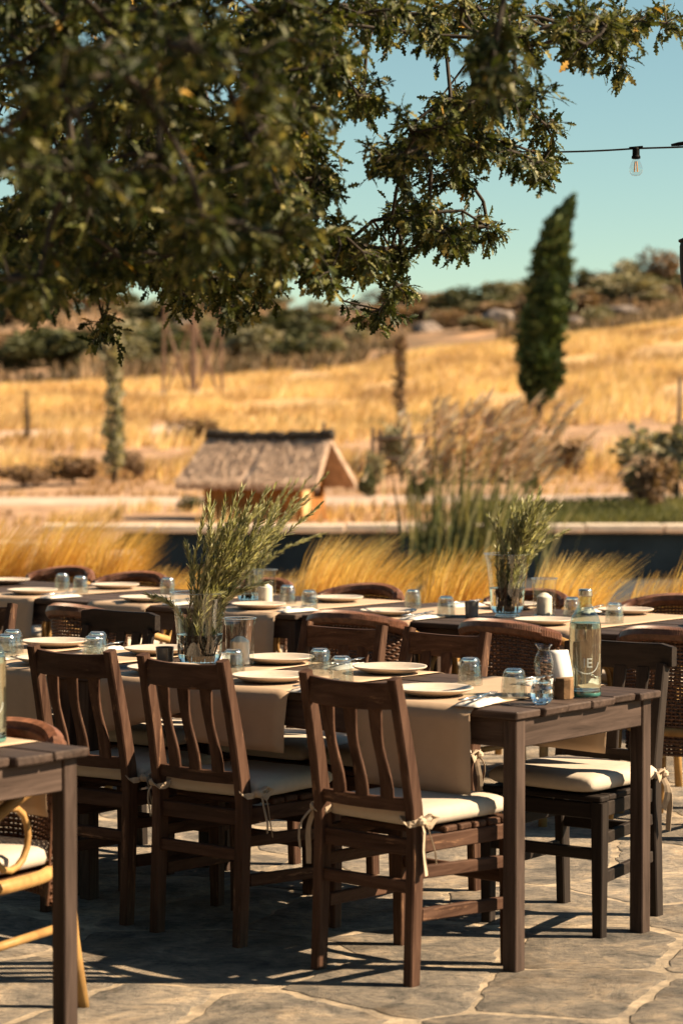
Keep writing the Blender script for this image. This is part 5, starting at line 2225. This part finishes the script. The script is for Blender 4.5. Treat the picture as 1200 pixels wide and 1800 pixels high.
scatter_grass('dry_grass', 'golden dry grass covering the sloping field', 19000, 60, 200, -200, 1400, 0.46, 0.075, M['drygrass'], 0.30, keep_field, 3, 0.55)
scatter_grass('hill_scrub', 'low brown scrub and dry tufts covering the far hills', 8000, 145, 420, -150, 1350, 0.95, 0.30, M['hillscrub'], 0.1,
              lambda x, y, px: y > np.interp(px, [0, 300, 600, 700, 850, 1000, 1200], [140, 147, 160, 180, 192, 174, 174]) and noise.noise((x * 0.06, y * 0.03, 6.0)) > -0.12, 9, 0.45)
scatter_grass('bank_grass', 'short dry grass on the bank between pond and field', 3800, 39.5, 66, -200, 1400, 0.20, 0.045, M['drygrass'], 0.2,
              lambda x, y, px: noise.noise((x * 0.5, y * 0.3, 1.0)) > 0.02 and not (45.8 < y < 52.0) and not (px > 840 and y < 50), 4, 0.4)
scatter_grass('green_grass', 'green grass along the right bank behind the coping', 2600, 38.6, 47, 830, 1420, 0.22, 0.05, M['greengrass'], 0.15, None, 6, 0.5)

# ------------------------------------------------------------------ the oak overhead
def oak():
    rd_ = np.random.default_rng(19)
    LOBES = [  # picture column, row, half width, half height, nearest, farthest, clumps
        (140, 110, 260, 190, 5.0, 8.0, 62), (380, 120, 240, 190, 5.0, 8.2, 62), (100, 340, 190, 160, 4.8, 7.6, 46),
        (320, 340, 240, 140, 5.0, 8.0, 58), (520, 60, 130, 110, 5.4, 8.2, 26), (480, 240, 130, 130, 5.2, 8.2, 32),
        (50, 490, 85, 62, 4.6, 6.0, 13), (470, 420, 110, 80, 5.4, 8.2, 26), (250, 460, 170, 55, 5.2, 8.0, 24),
        (868, 115, 60, 75, 4.6, 5.4, 5), (250, 200, 330, 220, 3.9, 5.0, 26), (180, 420, 200, 80, 6.0, 8.0, 24), (420, 400, 150, 80, 4.2, 5.2, 9),
        (450, 380, 150, 110, 6.2, 8.2, 26), (390, 500, 120, 40, 6.4, 8.0, 14), (110, 470, 120, 60, 6.0, 7.6, 12),
        (650, 25, 110, 50, 6.2, 8.4, 16), (860, 50, 150, 75, 6.4, 8.4, 30), (1010, 60, 105, 60, 6.6, 8.6, 22), (1095, 55, 55, 50, 6.8, 8.4, 9),
        (1165, 45, 25, 14, 7.2, 8.0, 2), (1085, 108, 32, 16, 7.2, 8.0, 3),
        (850, 180, 125, 55, 6.4, 8.4, 22), (740, 225, 110, 55, 6.4, 8.4, 18), (640, 170, 55, 50, 6.4, 8.0, 8), (585, 110, 40, 60, 6.2, 8.0, 6),
        (860, 262, 95, 45, 6.6, 8.4, 15), (945, 285, 42, 42, 6.8, 8.2, 6), (700, 275, 80, 38, 6.6, 8.4, 11), (790, 308, 55, 22, 6.8, 8.2, 5),
        (960, 222, 38, 24, 7.0, 8.2, 3),
        (620, 445, 70, 62, 6.6, 8.4, 16), (720, 378, 75, 40, 6.8, 8.4, 12), (785, 408, 75, 38, 6.8, 8.4, 13), (855, 400, 26, 16, 7.2, 8.0, 3),
        (690, 440, 75, 32, 6.8, 8.4, 10), (565, 470, 55, 55, 6.4, 8.2, 12), (560, 330, 55, 70, 6.4, 8.2, 10),
        (697, 500, 38, 16, 7.0, 8.2, 4), (668, 545, 10, 16, 7.2, 7.8, 2), (183, 565, 14, 16, 6.6, 7.2, 2), (412, 538, 18, 14, 6.8, 7.4, 2), (325, 520, 16, 18, 6.6, 7.2, 2)]
    C = []
    for (cx, cy_, rx, ry, d0, d1, n) in LOBES:
        if cx < 540 and d0 > 4.5:
            n = int(n * 1.45)
        if cx > 540 and d0 > 6:
            n = max(2, int(n * 0.88))
        for k in range(n):
            a, r = rd_.uniform(0, 2 * math.pi), math.sqrt(rd_.uniform(0, 1))
            d = rd_.uniform(d0, d1)
            mg = 0.055 * 4250 / d          # a clump reaches this far beyond its centre
            px, py = cx + max(3, rx - mg) * r * math.cos(a), cy_ + max(3, ry - mg) * r * math.sin(a)
            C.append(((px - 600) / 4250 * d, d, H + (755 - py) / 4250 * d, 1 if d > 6.1 else 0))
    # the crown goes on above and to the left of the picture
    for k in range(190):
        x = rd_.uniform(-4.6, 0.4)
        y = rd_.uniform(3.4, 8.6)
        z = rd_.uniform(2.75, 4.4) - 0.10 * (x + 2.2) ** 2
        if z < 1.55 + 0.178 * y + 0.12 and x > -0.15 * y:
            continue
        C.append((x, y, max(z, 2.1), 2))
    for k in range(230):
        x, y = rd_.uniform(-1.6, 1.7), rd_.uniform(3.2, 5.9)
        C.append((x, y, 1.55 + 0.178 * y + rd_.uniform(0.22, 1.1), 2))
    for k in range(230):     # the shade-giving top of the crown
        C.append((rd_.uniform(-0.9, 0.55), rd_.uniform(4.8, 8.4), rd_.uniform(3.12, 3.9), 2))
    C = np.array(C)
    flag = C[:, 3]
    C = C[:, :3]
    # skeleton of trunk and limbs, clumps joined to the nearest wood already grown
    sk = [(-3.3, 5.4, 0.0), (-3.25, 5.4, 0.9), (-3.1, 5.45, 1.7), (-2.7, 5.6, 2.4), (-2.1, 5.9, 3.1), (-1.4, 6.3, 3.4), (-0.7, 6.8, 3.5), (-0.1, 7.2, 3.45), (0.4, 7.5, 3.3), (-2.3, 5.1, 2.9), (-1.6, 4.7, 3.1), (-0.9, 4.5, 3.1), (-3.4, 4.7, 2.9), (-3.2, 6.4, 3.0)]
    par = [-1, 0, 1, 2, 3, 4, 5, 6, 7, 3, 9, 10, 3, 3]
    P = [np.array(s) for s in sk]
    par = list(par)
    order = np.argsort(np.min([np.linalg.norm(C - np.array(s), axis=1) for s in sk], axis=0))
    grown = np.array(P)
    cidx = []
    for i in order:
        c = C[i]
        dd = np.linalg.norm(grown - c, axis=1)
        dd[:3] += 2.0
        j = int(np.argmin(dd))
        # a bent twig: one node between, sagging a little
        mid = (grown[j] * 0.5 + c * 0.5) + rd_.normal(0, 0.10 * min(1, dd[j]), 3) + np.array([0, 0, 0.05 * dd[j]])
        P.append(mid)
        par.append(j)
        P.append(c)
        par.append(len(P) - 2)
        cidx.append((i, len(P) - 1))
        grown = np.array(P)
    n = len(P)
    load = np.zeros(n)
    for _, k in cidx:
        load[k] += 1
    for k in range(n - 1, 0, -1):
        load[par[k]] += load[k]
    # children always come after their parents in this list
    rad = 0.0032 * np.maximum(load, 1) ** 0.50
    rad[0] = max(rad[0], 0.16)
    rad[14:] = np.minimum(rad[14:], 0.0060)
    t = thing('oak_tree', 'leafy lobed-leaf oak whose branches hang over the tables from the left', 'tree', (0, 0, 0))
    tr = MB()
    tr.tube([P[k] for k in (0, 1, 2, 3)], [0.21, 0.165, 0.145, 0.115], 12)
    tr.build('trunk', M['bark'], t, True)
    br = MB()
    for k in range(4, n):
        a, b = Vector(P[par[k]]), Vector(P[k])
        if (b - a).length < 1e-4:
            continue
        r0 = min(rad[par[k]], rad[k] * 1.35)
        br.tube([a, b], [r0, rad[k]], 5 if rad[k] > 0.006 else 4, cap=False)
    # leaves: a lobed outline folded along the midrib
    half = [(0.0, 0.0), (0.03, 0.12), (0.15, 0.24), (0.06, 0.32), (0.22, 0.48), (0.08, 0.56), (0.19, 0.74), (0.06, 0.80), (0.09, 0.93)]
    tvl, tfl = [], []
    mids = [0.0, 0.12, 0.28, 0.44, 0.58, 0.74, 0.88, 1.0]
    for s in (1, -1):
        o0 = len(tvl)
        for (x, y) in half:
            tvl.append((s * x * 1.1, y, 0.35 * x - 0.22 * y * y))
        m0 = len(tvl)
        for y in mids:
            tvl.append((0, y, -0.22 * y * y))
        tri = [(0, 1, m0 + 1 - o0), (1, 2, m0 + 1 - o0), (2, 3, m0 + 2 - o0), (2, m0 + 2 - o0, m0 + 1 - o0), (3, 4, m0 + 3 - o0), (3, m0 + 3 - o0, m0 + 2 - o0), (4, 5, m0 + 4 - o0), (4, m0 + 4 - o0, m0 + 3 - o0),
               (5, 6, m0 + 5 - o0), (5, m0 + 5 - o0, m0 + 4 - o0), (6, 7, m0 + 6 - o0), (6, m0 + 6 - o0, m0 + 5 - o0), (7, 8, m0 + 7 - o0), (7, m0 + 7 - o0, m0 + 6 - o0)]
        for q in tri:
            w = [i + o0 for i in q]
            tfl.append(w if s == 1 else w[::-1])
    tvl, tfl = np.array(tvl), np.array(tfl)
    pos, dirs, nrm, sc, tn, foc = [], [], [], [], [], []
    for i, k in cidx:
        c = C[i]
        back = c - P[par[k]]
        back = back / max(1e-6, np.linalg.norm(back))
        ntw = 5
        ctone = rd_.normal(0, 0.06)
        seg = c - P[par[k]]
        extra = int(min(6, np.linalg.norm(seg) / 0.05)) if flag[i] < 2 else 0
        for q in range(ntw + extra):
            c = C[i] if q < ntw else C[i] - seg * rd_.uniform(0.2, 1.3)
            dv = back * 0.7 + rd_.normal(0, 0.65, 3) + np.array([0, 0, -0.12])
            dv /= np.linalg.norm(dv)
            ln_ = rd_.uniform(0.04, 0.095)
            e = c + dv * ln_
            br.tube([c, c + dv * ln_ * 0.5 + np.array([0, 0, 0.006]), e], [0.0024, 0.0018, 0.0011], 3, cap=False)
            for m in range(10 if flag[i] < 2 else 5):
                f = rd_.uniform(0.15, 1.05)
                p = c + dv * ln_ * f
                d = dv * 0.5 + rd_.normal(0, 0.6, 3) + np.array([0, 0, -0.25])
                pos.append(p)
                dirs.append(d)
                nrm.append(rd_.normal(0, 0.55, 3) + np.array([0.35, -0.1, 0.8]))
                sc.append(rd_.uniform(0.024, 0.050) * (1.0 if flag[i] < 2 else 1.7))
                tn.append(0.95 if rd_.uniform() < 0.006 else 0.42 + ctone + rd_.normal(0, 0.13))
                foc.append(flag[i])
    bo = br.build('branches', M['bark'], t, True)
    pos, dirs, nrm, sc, tn, foc = map(np.array, (pos, dirs, nrm, sc, tn, foc))
    rot = frames(dirs, nrm)
    # three hundred single leaves at the sharp right-hand boughs, the rest as one mass
    cand = np.where((foc == 1) & (pos[:, 0] / pos[:, 1] * 4250 > -40))[0]
    single = rd_.choice(cand, 300, replace=False)
    mask = np.ones(len(pos), bool)
    mask[single] = False
    vs, fs = instance(tvl, tfl, pos[mask], rot[mask], sc[mask])
    cr = link('crown', np_mesh('crown', vs, fs, M['oak'], False, np.repeat(np.clip(tn[mask], 0, 1), len(tvl))), t)
    cr['kind'] = 'stuff'
    lms = []
    for q in range(6):
        lms.append(np_mesh('leaf', tvl, tfl, M['oak'], False, np.full(len(tvl), 0.36 + 0.06 * q)))
    for s in single:
        o = link('leaf', lms[int(rd_.integers(0, 6))], bo)
        mtx = Matrix(rot[s].tolist()).to_4x4()
        o.matrix_local = Matrix.Translation(Vector(pos[s])) @ mtx @ Matrix.Scale(float(sc[s]), 4)


oak()


# ------------------------------------------------------------------ unseen trees added behind and left of the viewer to block sky light
def sky_block_trees():
    V_, F_, T_ = [], [], []
    off = 0
    for q, (x, y, r, h) in enumerate(((-9.5, 13, 3.2, 5.5), (-9.8, 7.5, 3.4, 6.0), (-9.5, 2.0, 3.2, 6.2), (-8.0, -4.0, 3.4, 6.0), (-3.5, -7.0, 3.3, 6.4), (1.5, -7.6, 3.2, 6.0), (6.5, -7.2, 3.3, 6.2), (11.5, -7.0, 3.2, 5.6))):
        me = foliage_mesh('tmp', M['scrub'], r, r, h * 0.62, 2600, 0.50, 200 + q, 'dome', 12)
        n = len(me.vertices)
        c = np.zeros(n * 3, dtype=np.float32)
        me.vertices.foreach_get('co', c)
        c = c.reshape(-1, 3) + np.array([x, y, h * 0.48])
        t = np.zeros(n, dtype=np.float32)
        me.attributes['tone'].data.foreach_get('value', t)
        V_.append(c)
        F_.append(np.arange(n).reshape(-1, 4) + off)
        T_.append(t)
        off += n
        bpy.data.meshes.remove(me)
    o = link('sky_blocking_trees', np_mesh('sky_blocking_trees', np.concatenate(V_), np.concatenate(F_), M['scrub'], False, np.concatenate(T_)))
    tag(o, 'added unseen belt of trees blocking sky light behind the viewer', 'trees', None, 'stuff')


sky_block_trees()
